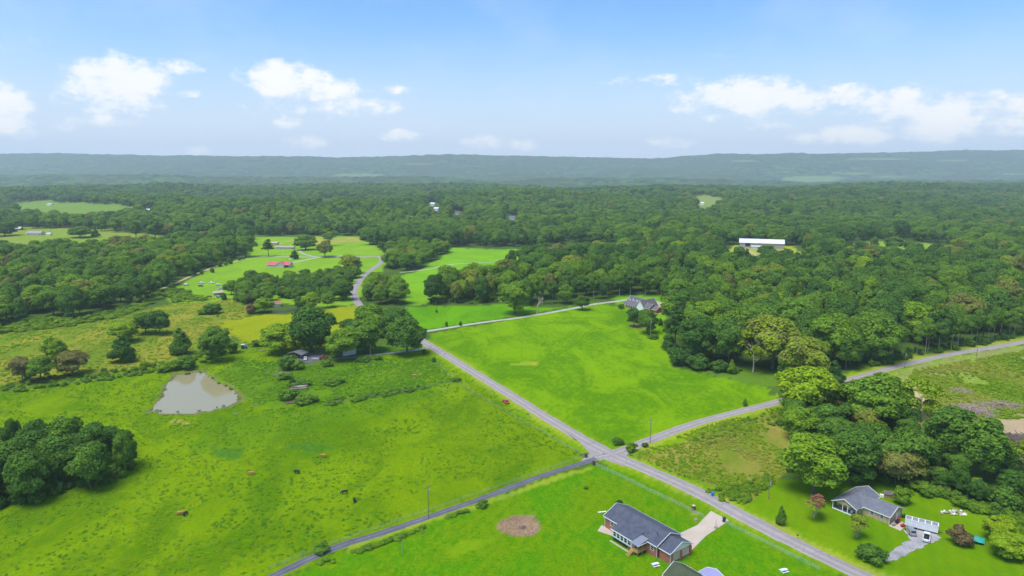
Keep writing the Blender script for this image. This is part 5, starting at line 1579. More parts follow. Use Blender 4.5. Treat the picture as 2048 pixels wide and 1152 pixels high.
simple_house('hut', 2003, 571, 5, 4, 2.5, 3.8, 10, REDBRICK, CREAM, 'tiny rosy hut in the clearing at the frame edge', 'hut', win=False)

# hidden farmhouse and carport in the trees
simple_house('farm_cottage', 690, 706, 13, 8, 3.0, 5.2, -50, WHITESIDE, SHINGLE3, 'white farmhouse hidden under the yard trees', nwin=3)
OLDTIN = mat_plain('old_tin', (.17, .16, .165), .6, .25, 1)
x, y, z = G(596, 714)
cp = empty('carport', (x, y, z), R(-18), 'open grey carport shed under the golden-green tree', 'carport')
for v in ((-4.3, -3.2), (0, -3.2), (4.3, -3.2), (-4.3, 3.2), (4.3, 3.2)): MB().tube((v[0], v[1], -.5), (v[0], v[1], 2.6), .12, n=5).build('post', OLDWOOD, cp)
for s_ in (-1, 1):
    q = [(s_ * 5.2, -3.8, 2.5), (s_ * 5.2, 3.8, 2.5), (0, 3.8, 4.0), (0, -3.8, 4.0)]
    MB().slab(q if s_ > 0 else q[::-1], .1).build('roof', OLDTIN, cp)
box_part('back_wall', OLDWOOD, cp, -4.3, 4.3, 3.2, 3.3, -.4, 2.6)
for i in range(7):
    box_part('clutter', [GALV, RUST, WHITE, OLDWOOD][i % 4], cp, -4.1 + i * 1.15, -3.3 + i * 1.15, .5 + (i % 3) * .8, 1.5 + (i % 3) * .8, -.3, .5 + (i % 2) * .7)
simple_house('old_shed', 552, 612, 8, 5, 2.4, 3.8, 10, CREAM, mat_plain('rust_roof', (.36, .11, .07), .7, .3), 'shed with a rust-red roof behind the board fence', 'shed', win=False)
simple_house('old_shed', 600, 590, 12, 7, 3, 4.6, 10, CREAM, mat_plain('blue_grey_roof', (.40, .42, .46), .5), 'grey-roofed shed among the clump trees', 'shed', win=False)
simple_house('old_shed', 527, 606, 7, 5, 4, 5.2, 10, WHITE, WHITEROOF, 'white-roofed shed behind the yellow-green bushy tree', 'shed', win=False)
simple_house('old_shed', 436, 590, 7, 5, 2.6, 3.6, 30, mat_plain('tan_block', (.40, .31, .23), .8), mat_plain('tan_tin', (.46, .36, .28), .6), 'small tan shed among the parked wrecks', 'shed', win=False)
x, y, z = G(1776, 994)
ds = empty('garden_shed', (x, y, z), R(-20), 'small weathered shed with white clutter behind the tan cottage', 'shed')
gable(ds, -1.3, 1.3, -1.1, 1.1, -.2, 1.5, 2.1, 'x', mat_plain('orange_ply', (.45, .27, .12), .8, .3), SHINGLE3, OLDWOOD, ov=.15)
box_part('white_sheet', WHITE, ds, -2.6, -1.4, -1.2, -.1, 0, .9); box_part('pallet', OLDWOOD, ds, -3.2, -2.7, -.9, .4, 0, .5)

# white house at the very front, cut by the frame
x, y, z = G(1378, 1177)
fh = empty('front_house', (x, y, z), R(-54), 'white gabled house with olive roof at the bottom of the frame', 'house')
gable(fh, -5, 8, -4, 4, -.5, 2.8, 5.0, 'x', WHITESIDE, OLIVE, WHITE)
gable(fh, -1, 4.5, 4.01, 8.5, -.5, 2.2, 3.1, 'y', WHITESIDE, LILAC, WHITE, ov=.3)
for k in range(3): window(fh, 'x', -5, -2.6 + k * 1.9, -1.4 + k * 1.9, .9, 2.2, -1)

# ------------------------------------------------------------------ vehicles
def loft(mb, secs):
    """sections along x: (x, half width bottom, half width top, z bottom, z top)"""
    V = []
    for x, wb, wt, zb, zt in secs:
        c = (zt - zb) * .22
        V += [(x, -wb, zb), (x, wb, zb), (x, wb * 1.0, zt - c), (x, wt, zt), (x, -wt, zt), (x, -wb * 1.0, zt - c)]
    n = len(secs); Fc = [tuple(range(5, -1, -1)), tuple(range((n - 1) * 6, n * 6))]
    for i in range(n - 1):
        for k in range(6): Fc.append((i * 6 + k, i * 6 + (k + 1) % 6, (i + 1) * 6 + (k + 1) % 6, (i + 1) * 6 + k))
    return mb.add(V, Fc)


def slope_quad(mb, a, b, c, d, t_=.03):
    return mb.slab([a, b, c, d], t_)


CARS = {}


def car_meshes(kind):
    if kind in CARS: return CARS[kind]
    P = {}
    if kind == 'sedan': L, W, hb, hr, cab = 4.7, 1.82, .92, 1.45, (-1.75, -1.05, .55, 1.35)
    elif kind == 'suv': L, W, hb, hr, cab = 4.8, 1.92, 1.05, 1.76, (-2.25, -1.95, .65, 1.30)
    elif kind == 'hatch': L, W, hb, hr, cab = 4.3, 1.80, .95, 1.50, (-1.95, -1.35, .45, 1.25)
    else: L, W, hb, hr, cab = 5.6, 2.0, 1.08, 1.86, (-.55, -.40, .95, 1.55)
    h, w_ = L / 2, W / 2
    b = MB()
    loft(b, [(-h, w_ * .88, w_ * .80, .42, hb - .12), (-h + .18, w_ * .98, w_ * .9, .30, hb), (-h * .4, w_, w_ * .92, .28, hb), (h * .35, w_, w_ * .92, .28, hb), (h - .45, w_ * .97, w_ * .86, .30, hb - .10), (h - .08, w_ * .86, w_ * .74, .38, hb - .22), (h, w_ * .78, w_ * .66, .44, hb - .32)])
    a0, a1, a2, a3 = cab
    loft(b, [(a0, w_ * .88, w_ * .72, hb - .12, hb - .02), (a1, w_ * .88, w_ * .74, hb - .12, hr), (a2, w_ * .88, w_ * .74, hb - .12, hr), (a3, w_ * .86, w_ * .80, hb - .12, hb - .02)])
    P['body'] = (b.mesh('car_body', WHITE), 'PAINT')
    g = MB(); k = w_ * .70
    slope_quad(g, (a2 + .07, k, hr - .04), (a2 + .07, -k, hr - .04), (a3 + .03, -k * 1.06, hb + .02), (a3 + .03, k * 1.06, hb + .02)); P['windscreen'] = (g.mesh('windscreen', GLASS), None)
    g = MB(); slope_quad(g, (a1 - .06, -k, hr - .05), (a1 - .06, k, hr - .05), (a0 - .02, k * 1.04, hb + .03), (a0 - .02, -k * 1.04, hb + .03)); P['rear_window'] = (g.mesh('rear_window', GLASS), None)
    for s in (-1, 1):
        g = MB()
        V = [(a1 + .08, s * w_ * .79, hr - .14), (a2 - .05, s * w_ * .79, hr - .14), (a3 - .42, s * w_ * .90, hb + .05), (a0 + .25, s * w_ * .90, hb + .05)]
        g.add(V + [(x, y + s * .02, z) for x, y, z in V], [(0, 1, 2, 3), (7, 6, 5, 4), (0, 4, 5, 1), (1, 5, 6, 2), (2, 6, 7, 3), (3, 7, 4, 0)])
        P['side_window' + ('' if s < 0 else '_')] = (g.mesh('side_window', GLASS), None)
    if kind == 'pickup':
        g = MB().box(-h + .22, a0 - .06, -w_ * .76, w_ * .76, hb - .05, hb + .03); P['truck_bed'] = (g.mesh('truck_bed', RUBBER), None)
    wh = MB().tube((0, -.11, 0), (0, .11, 0), .34, n=14).tube((0, -.125, 0), (0, .125, 0), .19, n=10)
    P['wheel'] = (wh.mesh('wheel', RUBBER), [(x, y, .34) for x in (-h * .60, h * .62) for y in (-w_ * .93, w_ * .93)])
    hl = MB().box(-.06, .06, -.17, .17, -.08, .08)
    P['headlight'] = (hl.mesh('headlight', CHROME), [(h - .13, s * w_ * .60, hb - .32) for s in (-1, 1)])
    P['tail_light'] = (MB().box(-.05, .05, -.12, .12, -.12, .12).mesh('tail_light', TAILRED), [(-h + .02, s * w_ * .70, hb - .25) for s in (-1, 1)])
    CARS[kind] = P
    return P


def car(name, kind, px, py, ang, col, label, group=None, metallic=0., at_=None):
    x, y, z = G(px, py) if at_ is None else at_
    e = empty(name, (x, y, z + .06), R(ang), label, 'truck' if kind == 'pickup' else 'car', group)
    pm = col if isinstance(col, bpy.types.Material) else paint('paint_' + name, col, metallic)
    for pn, (me, extra) in car_meshes(kind).items():
        if isinstance(extra, list):
            for q in extra: o = link(pn, me, e, q)
        else:
            o = link(pn.rstrip('_'), me, e)
            if extra == 'PAINT': o.material_slots[0].link = 'OBJECT'; o.material_slots[0].material = pm
    return e


PW, PS, PG, PBK = paint('white_car', (.75, .75, .75)), paint('silver_car', (.5, .49, .47), .6), paint('grey_car', (.16, .18, .2), .5), paint('dark_car', (.05, .055, .06), .3)
_d = smooth_line([G(*q)[:2] for q in [(1100, 839), (1015, 786), (930, 734)]])
car('red_car', 'hatch', 1012, 806, -62, (.52, .02, .06), 'red car driving down the country road')
car('silver_suv', 'suv', 1821, 1066, 80, PS, 'silver estate car parked beside the white trailer')
car('white_pickup', 'pickup', 1853, 1078, 55, PW, 'white pickup truck on the grey gravel by the trailer')
car('white_sedan', 'sedan', 611, 719, -75, PW, 'white car nosing out of the carport')
LOT = [(373, 571, 'suv', 10, PS, 'silver car at the left of the upper row in the car lot'), (403, 567, 'pickup', 5, PW, 'white pickup in the upper row of the car lot'), (423, 567, 'pickup', 0, PW, 'white car at the back of the car lot near the trees'),
       (402, 573, 'suv', 3, PBK, 'dark car below the white pickup in the car lot'), (437, 571, 'suv', 30, PW, 'white van-like car half under the lot tree'), (441, 578, 'pickup', 50, PW, 'white truck beside the tan shed'),
       (382, 592, 'sedan', 150, paint('cream_car', (.55, .38, .25)), 'cream and orange car alone on the lot grass'), (401, 597, 'sedan', -8, PG, 'grey car alone at the lower lot edge'), (419, 594, 'hatch', 20, paint('rust_car', (.38, .10, .05)), 'small rusty red car in the lot'),
       (438, 595, 'suv', 25, PS, 'silver car at the lower lot edge by the trees'), (443, 590, 'hatch', 40, PG, 'grey car tucked under the lot tree')]
for (px, py, kd, a, c, lab) in LOT: car('parked_car', kd, px, py, a, c, lab, 'cars parked on the lot')
car('parked_car', 'sedan', 581, 520, 0, PW, 'white car parked behind the red roof'); car('parked_car', 'sedan', 564, 488, 0, PW, 'white car beside the rosy shed')

# white box trailer
TRAILTOP = mat_plain('grey_roof_panel', (.26, .25, .265), .5, .15, 1)
x0, y0, z0 = 122.0, 196.2, float(height(122, 196))
tl = empty('box_trailer', (x0, y0, z0), R(-33), 'long white box trailer parked at the cottage', 'trailer')
box_part('body', WHITESIDE, tl, .1, 8.9, -.05, 2.4, .55, 2.75)
for k in range(5): box_part('roof_panel', TRAILTOP, tl, .25 + k * 1.74, 1.72 + k * 1.74, .1, 2.25, 2.751, 2.79)
rb = MB()
for k in range(6): rb.box(.1 + k * 1.74, .24 + k * 1.74, -.07, 2.42, 2.70, 2.805)
rb.build('roof_rib', WHITE, tl)
box_part('side_rail', WHITE, tl, .1, 8.9, -.12, -.075, 2.55, 2.80); box_part('side_rail', WHITE, tl, .1, 8.9, 2.425, 2.47, 2.55, 2.80); box_part('skirt', BLACKW, tl, .3, 8.7, 0, 2.3, .35, .54)
for k in range(7): box_part('side_post', WHITE, tl, .3 + k * 1.38, .4 + k * 1.38, -.10, -.051, .55, 2.54)
for wx in (2.2, 3.1):
    for wy in (-.1, 2.3): MB().tube((wx, wy - .02, .34), (wx, wy + .14, .34), .34, n=12).build('wheel', RUBBER, tl)
MB().tube((8.9, 1.15, .45), (10.2, 1.15, .45), .08, n=5).build('hitch', BLACKW, tl)
x, y, z = G(1864, 1064)
ut = empty('utility_cart', (x, y, z), R(-33), 'dark flat utility cart between trailer and pickup', 'cart')
box_part('bed', BLACKW, ut, -1.2, 1.2, -.7, .7, .45, .8); box_part('load', mat_plain('dark_green_load', (.06, .12, .08), .7), ut, -.9, .4, -.5, .5, .801, 1.2)
for wx in (-.7, .7):
    for wy in (-.75, .75): MB().tube((wx, wy - .08, .25), (wx, wy + .08, .25), .25, n=10).build('wheel', RUBBER, ut)

# blue tractor with a white canopy
x, y, z = G(488, 697)
tr_ = empty('tractor', (x, y, z), R(15), 'blue tractor with a white sun canopy at the hay field edge', 'tractor')
BT = paint('tractor_blue', (.01, .10, .42))
box_part('hood', BT, tr_, .2, 2.0, -.4, .4, .7, 1.45); box_part('chassis', BT, tr_, -1.3, .2, -.6, .6, .6, 1.1); box_part('seat', RUBBER, tr_, -.9, -.3, -.3, .3, 1.11, 1.6)
for (wx, r0, wy) in ((-.8, .75, .85), (1.5, .42, .7)):
    for s in (-1, 1): MB().tube((wx, s * wy - .16, r0), (wx, s * wy + .16, r0), r0, n=12).build('wheel', RUBBER, tr_)
cn = MB()
for s in (-1, 1): cn.tube((-1.1, s * .55, 1.1), (-1.1, s * .55, 2.6), .05, n=4); cn.tube((.1, s * .55, 1.1), (.1, s * .55, 2.6), .05, n=4)
cn.build('canopy_post', BLACKW, tr_); box_part('canopy', WHITE, tr_, -1.6, .6, -.8, .8, 2.6, 2.72)

# ------------------------------------------------------------------ cattle
def skin_mesh(name, joints, edges, mat, subd=1):
    me = bpy.data.meshes.new(name); me.from_pydata([j[:3] for j in joints], edges, [])
    o = bpy.data.objects.new('tmp', me); COL.objects.link(o)
    o.modifiers.new('s', 'SKIN'); sd = o.modifiers.new('d', 'SUBSURF'); sd.levels = sd.render_levels = subd
    for v, j in zip(me.skin_vertices[0].data, joints):
        v.radius = (j[3], j[4] if len(j) > 4 else j[3])
    me.skin_vertices[0].data[0].use_root = True
    dg = bpy.context.evaluated_depsgraph_get(); dg.update()
    m2 = bpy.data.meshes.new_from_object(o.evaluated_get(dg))
    bpy.data.objects.remove(o)
    m2.materials.clear(); m2.materials.append(mat)
    m2.polygons.foreach_set('use_smooth', [True] * len(m2.polygons))
    return m2


J = [(0, 0, 1.02, .38, .36), (-.6, 0, 1.06, .36, .33), (-.95, 0, 1.08, .22, .22), (.55, 0, 1.02, .37, .33), (.85, 0, 1.02, .26, .25), (1.1, 0, .78, .17), (1.28, 0, .50, .15), (1.40, 0, .26, .10),
     (.62, .22, .70, .14), (.62, .22, .38, .085), (.62, .22, .03, .07), (.62, -.22, .70, .14), (.66, -.22, .38, .085), (.70, -.22, .03, .07),
     (-.72, .22, .70, .17), (-.62, .22, .50, .10), (-.78, .22, .30, .08), (-.74, .22, .03, .07), (-.72, -.22, .70, .17), (-.64, -.22, .50, .10), (-.80, -.22, .30, .08), (-.80, -.22, .03, .07),
     (-1.08, 0, .9, .05), (-1.1, 0, .5, .035), (1.24, .2, .60, .05), (1.24, -.2, .60, .05)]
EJ = [(0, 1), (1, 2), (0, 3), (3, 4), (4, 5), (5, 6), (6, 7), (3, 8), (8, 9), (9, 10), (3, 11), (11, 12), (12, 13), (1, 14), (14, 15), (15, 16), (16, 17), (1, 18), (18, 19), (19, 20), (20, 21), (2, 22), (22, 23), (6, 24), (6, 25)]
HB, HC = mat_plain('black_hide', (.018, .017, .017), .7, .3, 2), mat_plain('tan_hide', (.46, .20, .06), .75, .25, 2)
COWB, COWT = skin_mesh('cow_black', J, EJ, HB), skin_mesh('cow_tan', J, EJ, HC)
for (px, py, a, me, sc, lab) in [(594, 947, 160, COWB, 1, 'black cow grazing alone in mid pasture'), (502, 950, 10, COWT, 1, 'tan cow grazing left of the lone black cow'), (647, 915, 170, COWT, 1, 'reddish tan cow highest up in the pasture'),
                                 (689, 988, 200, COWB, 1, 'black cow grazing broadside near another black one'), (709, 1004, 115, COWB, 1, 'black cow seen end-on nearest the lane'), (362, 1030, 190, COWT, 1, 'tan cow standing behind a black calf'), (371, 1031, 80, COWB, .9, 'black cow standing against the tan one')]:
    x, y, z = G(px, py)
    o = link('cow', me, None, (x, y, z), R(a)); o.scale = (sc * 1.1,) * 3
    tag(o, lab, 'cow', 'cattle on the pasture')

# ------------------------------------------------------------------ poles, wires, fences
def pole(px, py, h, label, cap=None, arm=None, r=.16, name='utility_pole', cat='pole', mat=POLEWOOD):
    x, y, z = G(px, py)
    e = empty(name, (x, y, z), arm or 0.0, label, cat)
    MB().tube((0, 0, -.5), (0, 0, h), r, r * .65, 8).build('pole', mat, e)
    if arm is not None:
        box_part('crossarm', mat, e, -1.2, 1.2, -.07, .07, h - .55, h - .40)
        for k in (-1.1, 0, 1.1): MB().tube((k, 0, h - .4), (k, 0, h - .15), .06, n=5).build('insulator', GALV, e)
    if cap: MB().tube((.32, 0, h - 2.6), (.32, 0, h - 1.5), .28, n=10).build('transformer', GALV, e)
    return Vector((x, y, z + h))


p_lane = pole(857, 1036, 11, 'utility pole with grey transformer beside the lane', True, .6)
p_cross = pole(1300, 887, 10.5, 'utility pole with transformer at the crossroads', True, .4)
p_cot = pole(1537, 998, 7.5, 'short pole with a white box at the scrub lot edge', True)
p_wood = pole(1809, 736, 9.5, 'dark pole with white lamp at the cleared land road', True)
p_wood2 = pole(1953, 714, 5, 'second dark pole along the cleared land road')
p_est = pole(1301, 676, 13, 'pale pole standing before the broad lawn tree', True, mat=PALEBARK)
p_field = pole(1043, 724, 12, 'thin pole alone in the mown field', False, .3, .1)
p_farm = pole(742, 733, 12.5, 'wooden pole before the hidden farmhouse')
pole(805, 1107, 5, 'short grey metal post on the ranch lawn', r=.09, name='metal_post', cat='post', mat=GALV)
p_nf = pole(872, 626, 11, 'thin pole in the field north of the gravel drive', r=.12)
pole(102, 468, 12, 'far pole beside the pale farmhouse', r=.25)
pole(566, 510, 9, 'white flag pole before the mobile home', r=.14, name='flag_pole', mat=WHITE)
pole(1290, 890, 1.6, 'white marker post at the crossroads corner', r=.12, name='marker_post', cat='post', mat=WHITE)


def wire(a, b, label, sag=1.0, r=.018):
    mb = MB(); n = 14; prev = a
    for i in range(1, n + 1):
        f = i / n
        q = a.lerp(b, f) - Vector((0, 0, sag * 4 * f * (1 - f)))
        mb.tube(prev, q, r, n=4, cap=False); prev = q
    tag(mb.build('power_line', BLACKW), label, 'wire')


wire(p_lane, p_cross, 'power line from the lane pole to the crossroads', 3)
wire(p_cross, p_wood, 'power line along the side road to the woods', 6)
wire(p_cross, p_field, 'power line over the mown field', 3)
wire(p_field, p_nf, 'power line across the gravel drive', 4)
wire(p_cot, G3(1728, 1105, 5), 'power line over the cottage lawn', 1)
wire(p_cot + Vector((0, 0, -.7)), G3(1722, 1108, 4.2), 'lower power line over the cottage lawn', 1)
wire(p_farm, G3(855, 690, 7), 'power line along the farm drive', 1.2)


def fence(name, pxs, label, every, h, mat, post_r=.06, rails=0, mesh=False, rail_mat=None, cat='fence'):
    P = smooth_line([G(*q)[:2] for q in pxs], every)
    x0, y0 = P[0]; z0 = float(height(x0, y0))
    e = empty(name, (x0, y0, z0), 0, label, cat)
    pm = MB().tube((0, 0, -.3), (0, 0, h), post_r, n=5).mesh('post', mat)
    loc = [Vector((x - x0, y - y0, float(height(x, y)) - z0)) for x, y in P]
    for q in loc: link('post', pm, e, q)
    rl = MB()
    for k in range(max(1, rails)):
        zz = h * (1 - k / max(1, rails)) * .96
        for a, b in zip(loc, loc[1:]): rl.tube(a + Vector((0, 0, zz)), b + Vector((0, 0, zz)), .035 if mesh else (.012 if rails < 3 else .02), n=4, cap=False)
    rl.build('rail' if mesh else 'wire', rail_mat or mat, e)
    if mesh:
        ms = MB()
        for a, b in zip(loc, loc[1:]):
            ms.add([a + Vector((0, 0, .05)), b + Vector((0, 0, .05)), b + Vector((0, 0, h * .94)), a + Vector((0, 0, h * .94))], [(0, 1, 2, 3)])
        ms.build('mesh', LINK, e)
    return e


fence('chain_fence', [(1192, 932), (1240, 954), (1300, 984), (1360, 1012), (1408, 1037)], 'chain-link fence between the road and the ranch lawn', 3.0, 1.3, GALV, .045, mesh=True)
fence('chain_fence', [(1450, 1048), (1510, 1077), (1560, 1102), (1640, 1142)], 'chain-link fence beyond the concrete driveway', 3.0, 1.3, GALV, .045, mesh=True)
fence('wire_fence', [(872, 726), (912, 762), (960, 794), (1010, 824), (1060, 852), (1110, 880), (1168, 914)], 'wire fence along the road side of the pasture', 5.0, 1.2, OLDWOOD, .08, rails=3, rail_mat=GALV)
fence('wire_fence', [(1168, 916), (1100, 938), (960, 988), (860, 1022), (760, 1056), (640, 1098), (540, 1140)], 'wire fence between the pasture and the lane', 5.0, 1.2, OLDWOOD, .08, rails=3, rail_mat=GALV)
fence('wire_fence', [(905, 766), (860, 774), (800, 786), (720, 800), (650, 810)], 'old wire fence below the weed lot', 5.5, 1.2, OLDWOOD, .08, rails=3, rail_mat=GALV)
fence('wire_fence', [(5, 782), (80, 775), (140, 766), (210, 757), (290, 746)], 'old fence under the hedgerow left of the pond', 6, 1.2, OLDWOOD, .08, rails=3, rail_mat=GALV)
fence('yard_fence', [(690, 615), (700, 613), (712, 611)], 'short dark fence at the hay field top', 4, 1.6, OLDWOOD, .12, rails=2)
# board fence
P = smooth_line([G(*q)[:2] for q in [(545, 626), (575, 624), (606, 620)]], .45)
bf = empty('board_fence', (P[0][0], P[0][1], G(545, 626)[2]), 0, 'grey weathered board fence above the hay field', 'fence')
bmesh_ = MB().box(-.19, .19, -.02, .02, -.2, 2.0).mesh('board', OLDWOOD)
for i, (x, y) in enumerate(P):
    d = P[min(i + 1, len(P) - 1)] - P[max(i - 1, 0)]
    o = link('board', bmesh_, bf, (x - P[0][0], y - P[0][1], float(height(x, y)) - bf.location.z + random.uniform(-.12, .12)), math.atan2(d[1], d[0]))
tag(bf, None)

# hedge beside the lane
hd = []
L_ = smooth_line([G(*q)[:2] for q in [(962, 1012), (900, 1034), (860, 1052), (800, 1075), (740, 1096), (690, 1110), (640, 1128)]], 1.1)
for i, (x, y) in enumerate(L_):
    if vnoise(np.array([x]), np.array([y]), 6, 71)[0] > .42:
        hd.append((x + rng.uniform(-.5, .5), y + rng.uniform(-.5, .5), rng.uniform(.5, 1.4), rng.uniform(1.4, 2.6), 'shrub', rng.uniform(.38, .58)))
        for _ in range(2): hd.append((x + rng.uniform(-1.6, 1.6), y + rng.uniform(-1.3, 1.3), rng.uniform(.3, .9), rng.uniform(.8, 1.8), 'shrub', rng.uniform(.4, .62)))
mass('hedge', hd, 'leafy overgrown hedge between the lane and the ranch lawn')
hd = []
L_ = smooth_line([G(*q)[:2] for q in [(1255, 905), (1262, 918), (1300, 940), (1360, 970), (1420, 1000), (1480, 1008), (1540, 975)]], 1.0)
hd = []
for x, y in fill([(1410, 985), (1440, 1003), (1490, 1008), (1545, 968), (1540, 950), (1480, 970)], 90): hd.append((x, y, rng.uniform(.7, 1.6), rng.uniform(1.2, 2.2), 'shrub', rng.uniform(.45, .6)))
for x, y in fill([(1380, 880), (1450, 850), (1550, 820), (1570, 850), (1500, 870), (1400, 895)], 80): hd.append((x, y, rng.uniform(.5, 1.4), rng.uniform(1.2, 2.2), 'shrub', rng.uniform(.45, .6)))
mass('scrub_bushes', hd, 'green weed bushes over the scrub lot by the crossroads')
hd = []
for x, y in fill([(1800, 785), (1860, 742), (2048, 704), (2150, 690), (2150, 860), (2048, 832), (1960, 830), (1860, 822)], 420): hd.append((x, y, rng.uniform(.4, 1.3), rng.uniform(1.2, 3.0), 'shrub', rng.uniform(.52, .76)))
mass('sprouts', hd, 'leafy sprouts and saplings over the cleared land')

# ------------------------------------------------------------------ smaller things
def sticks(name, px, py, rx, ry, n, ln, h, label, mat=None, cat='brush pile'):
    x, y, z = G(px, py); k = px_per_m(px, py)
    mb = MB(); rr = random.Random(px)
    for _ in range(n):
        a, q = rr.uniform(0, 6.28), math.sqrt(rr.random())
        c = Vector((math.cos(a) * q * rx, math.sin(a) * q * ry, (1 - q) * h * rr.random() + .1))
        d = Vector((rr.gauss(0, 1), rr.gauss(0, 1) * .7, rr.gauss(0, .22))).normalized() * ln * rr.uniform(.4, 1)
        r = rr.uniform(.05, .16)
        mb.tube(c - d / 2, c + d / 2, r, r * .5, 5)
    o = mb.build(name, mat or DRIFT); o.location = (x, y, z)
    return tag(o, label, cat, None, 'stuff')


DRIFT = mat_plain('dead_branch', (.40, .30, .225), .9, .35, 1.5)
sticks('brush_pile', 1940, 822, 11, 8, 700, 6, 2.4, 'grey heap of dead branches in the middle of the cleared land')
sticks('brush_pile', 2000, 812, 12, 5, 450, 6, 1.8, 'long grey row of dead branches on the cleared land')
sticks('brush_pile', 1922, 783, 6, 4, 180, 5, 1.2, 'small heap of dead branches in the green sprouts')
sticks('brush_pile', 2035, 880, 15, 6, 600, 6, 1.6, 'dark heap of branches below the bare dirt strip', mat_plain('dark_branch', (.2, .15, .12), .9, .3, 1.5))
sticks('brush_pile', 1960, 875, 3, 4, 40, 5, 1.2, 'pale fallen limbs beside the dark ragged tree', PALEBARK)
x, y, z = G(1951, 832)
tag(link('stump', MB().tube((0, 0, -.3), (.1, 0, 3.6), .34, .25, 8).mesh('stump', PALEBARK), None, (x, y, z)), 'pale standing stump in the branch heap', 'stump')
# rubble heap: each stone its own part
x, y, z = G(1908, 1026)
rp = empty('rubble_heap', (x, y, z), 0, 'heap of white and tan rubble on the cottage lawn', 'rubble')
bm = bmesh.new(); bmesh.ops.create_icosphere(bm, subdivisions=1, radius=1)
for v in bm.verts: v.co *= random.uniform(.75, 1.15)
me = bpy.data.meshes.new('stone'); bm.to_mesh(me); bm.free(); me.materials.append(STONE); me2 = me.copy(); me2.materials[0] = WHITE
for i in range(46):
    a, q = random.uniform(0, 6.28), math.sqrt(random.random())
    o = link('stone', me if i % 4 else me2, rp, (math.cos(a) * q * 4.2, math.sin(a) * q * 1.8, .15 + (1 - q) * .4))
    s = random.uniform(.2, .55); o.scale = (s * 1.3, s, s * .7); o.rotation_euler = (random.uniform(-.5, .5), random.uniform(-.5, .5), random.uniform(0, 6))
# mulch ring stump
x, y, z = G(1046, 1056)
su = empty('tree_stump', (x, y, z), 0, 'grey cut stump in the round patch of bark mulch', 'stump')
MB().tube((0, 0, -.2), (0, 0, .7), .75, .5, 9).build('trunk', MULCH, su)
for k in range(7): MB().tube((0, 0, .25), (math.cos(k * .9) * 1.7, math.sin(k * .9) * 1.7, -.05), .28, .08, 5).build('root', MULCH, su)
x, y, z = G(1040, 1052)
chips = MB(); rr = random.Random(4)
for _ in range(1500):
    a, q = rr.uniform(0, 6.28), math.sqrt(rr.random())
    c = Vector((math.cos(a) * q * 7.2, math.sin(a) * q * 6.4, rr.uniform(.04, .12))); d = rr.uniform(0, 3.14); l = rr.uniform(.1, .32)
    u = Vector((math.cos(d), math.sin(d), rr.uniform(-.15, .15))) * l; v = Vector((-math.sin(d), math.cos(d), 0)) * l * .35
    chips.add([c - u, c + v, c + u, c - v], [(0, 1, 2, 3)])
o = chips.build('mulch', mat_plain('bark_mulch', (.33, .175, .085), .95, .35, 2)); o.location = (x, y, z)
tag(o, 'round patch of reddish bark mulch on the ranch lawn', 'mulch', None, 'stuff')

# ruined sheds and pen on the weed lot
def ruin(px, py, L, W, n, h, ang, label, mats):
    x, y, z = G(px, py)
    e = empty('ruined_shed', (x, y, z), R(ang), label, 'ruin')
    rr = random.Random(px)
    for i in range(n):
        pl = MB().box(-L / 2 * rr.uniform(.6, 1), L / 2 * rr.uniform(.6, 1), -.22, .22, -.03, .03).build('plank', mats[i % len(mats)], e)
        pl.location = (rr.uniform(-.5, .5), -W / 2 + W * i / n, h * (.35 + .65 * math.sin(3.14 * i / n)) * rr.uniform(.7, 1.1))
        pl.rotation_euler = (rr.uniform(-.35, .35), rr.uniform(-.12, .12), rr.uniform(-.15, .15))
    return e


GREYTIN = mat_plain('bent_tin', (.42, .40, .40), .5, .2, 2)
ruin(600, 776, 9, 4.2, 12, 1.3, -4, 'collapsed brown plank shed in the brambles', [OLDWOOD, RUST, OLDWOOD, GREYTIN])
ruin(581, 806, 4.5, 2.6, 7, .8, 10, 'small heap of collapsed planks below the ruined shed', [OLDWOOD, RUST])
ruin(526, 702, 4.5, 2, 5, .7, 5, 'low pile of old boards at the hay field corner', [OLDWOOD, PALEBARK])
x, y, z = G(565, 752)
pn = empty('old_pen', (x, y, z), R(-8), 'old grey timber pen left of the weed lot', 'pen')
for (a, b) in (((-3.5, -2), (3.5, -2)), ((-3.5, 2), (3.5, 2)), ((-3.5, -2), (-3.5, 2)), ((3.5, -2), (3.5, 2))):
    for k in range(4):
        f = k / 3; MB().tube((a[0] + (b[0] - a[0]) * f, a[1] + (b[1] - a[1]) * f, -.2), (a[0] + (b[0] - a[0]) * f, a[1] + (b[1] - a[1]) * f, 1.6), .09, n=5).build('post', PALEBARK, pn)
    for zz in (.5, .95, 1.4): MB().tube((a[0], a[1], zz), (b[0], b[1], zz + random.uniform(-.1, .1)), .07, n=5).build('rail', PALEBARK, pn)
# white tank and scraps
x, y, z = G(648, 732)
tk = empty('water_tank', (x, y, z), 0, 'white tank in the bushes beside the farm pole', 'tank')
MB().tube((-1.0, 0, .75), (1.0, 0, .75), .6, n=12).build('tank', WHITE, tk); box_part('cradle', GALV, tk, -.7, .7, -.4, .4, 0, .3)
for (px, py, a, lab) in [(611, 803, 35, 'bent pale tin sheet lying right of the brambles'), (470, 828, -20, 'pale trough lying below the pond'), (510, 810, 10, 'scrap of tin lying in the pasture beside the weed lot'), (534, 741, 0, 'white scrap lying above the old pen')]:
    x, y, z = G(px, py); o = link('tin_sheet', MB().box(-1.1, 1.1, -.4, .4, 0, .06).box(-1.1, 1.1, -.44, -.38, 0, .3).mesh('tin_sheet', GALV), None, (x, y, z + .12), R(a)); tag(o, lab, 'scrap')
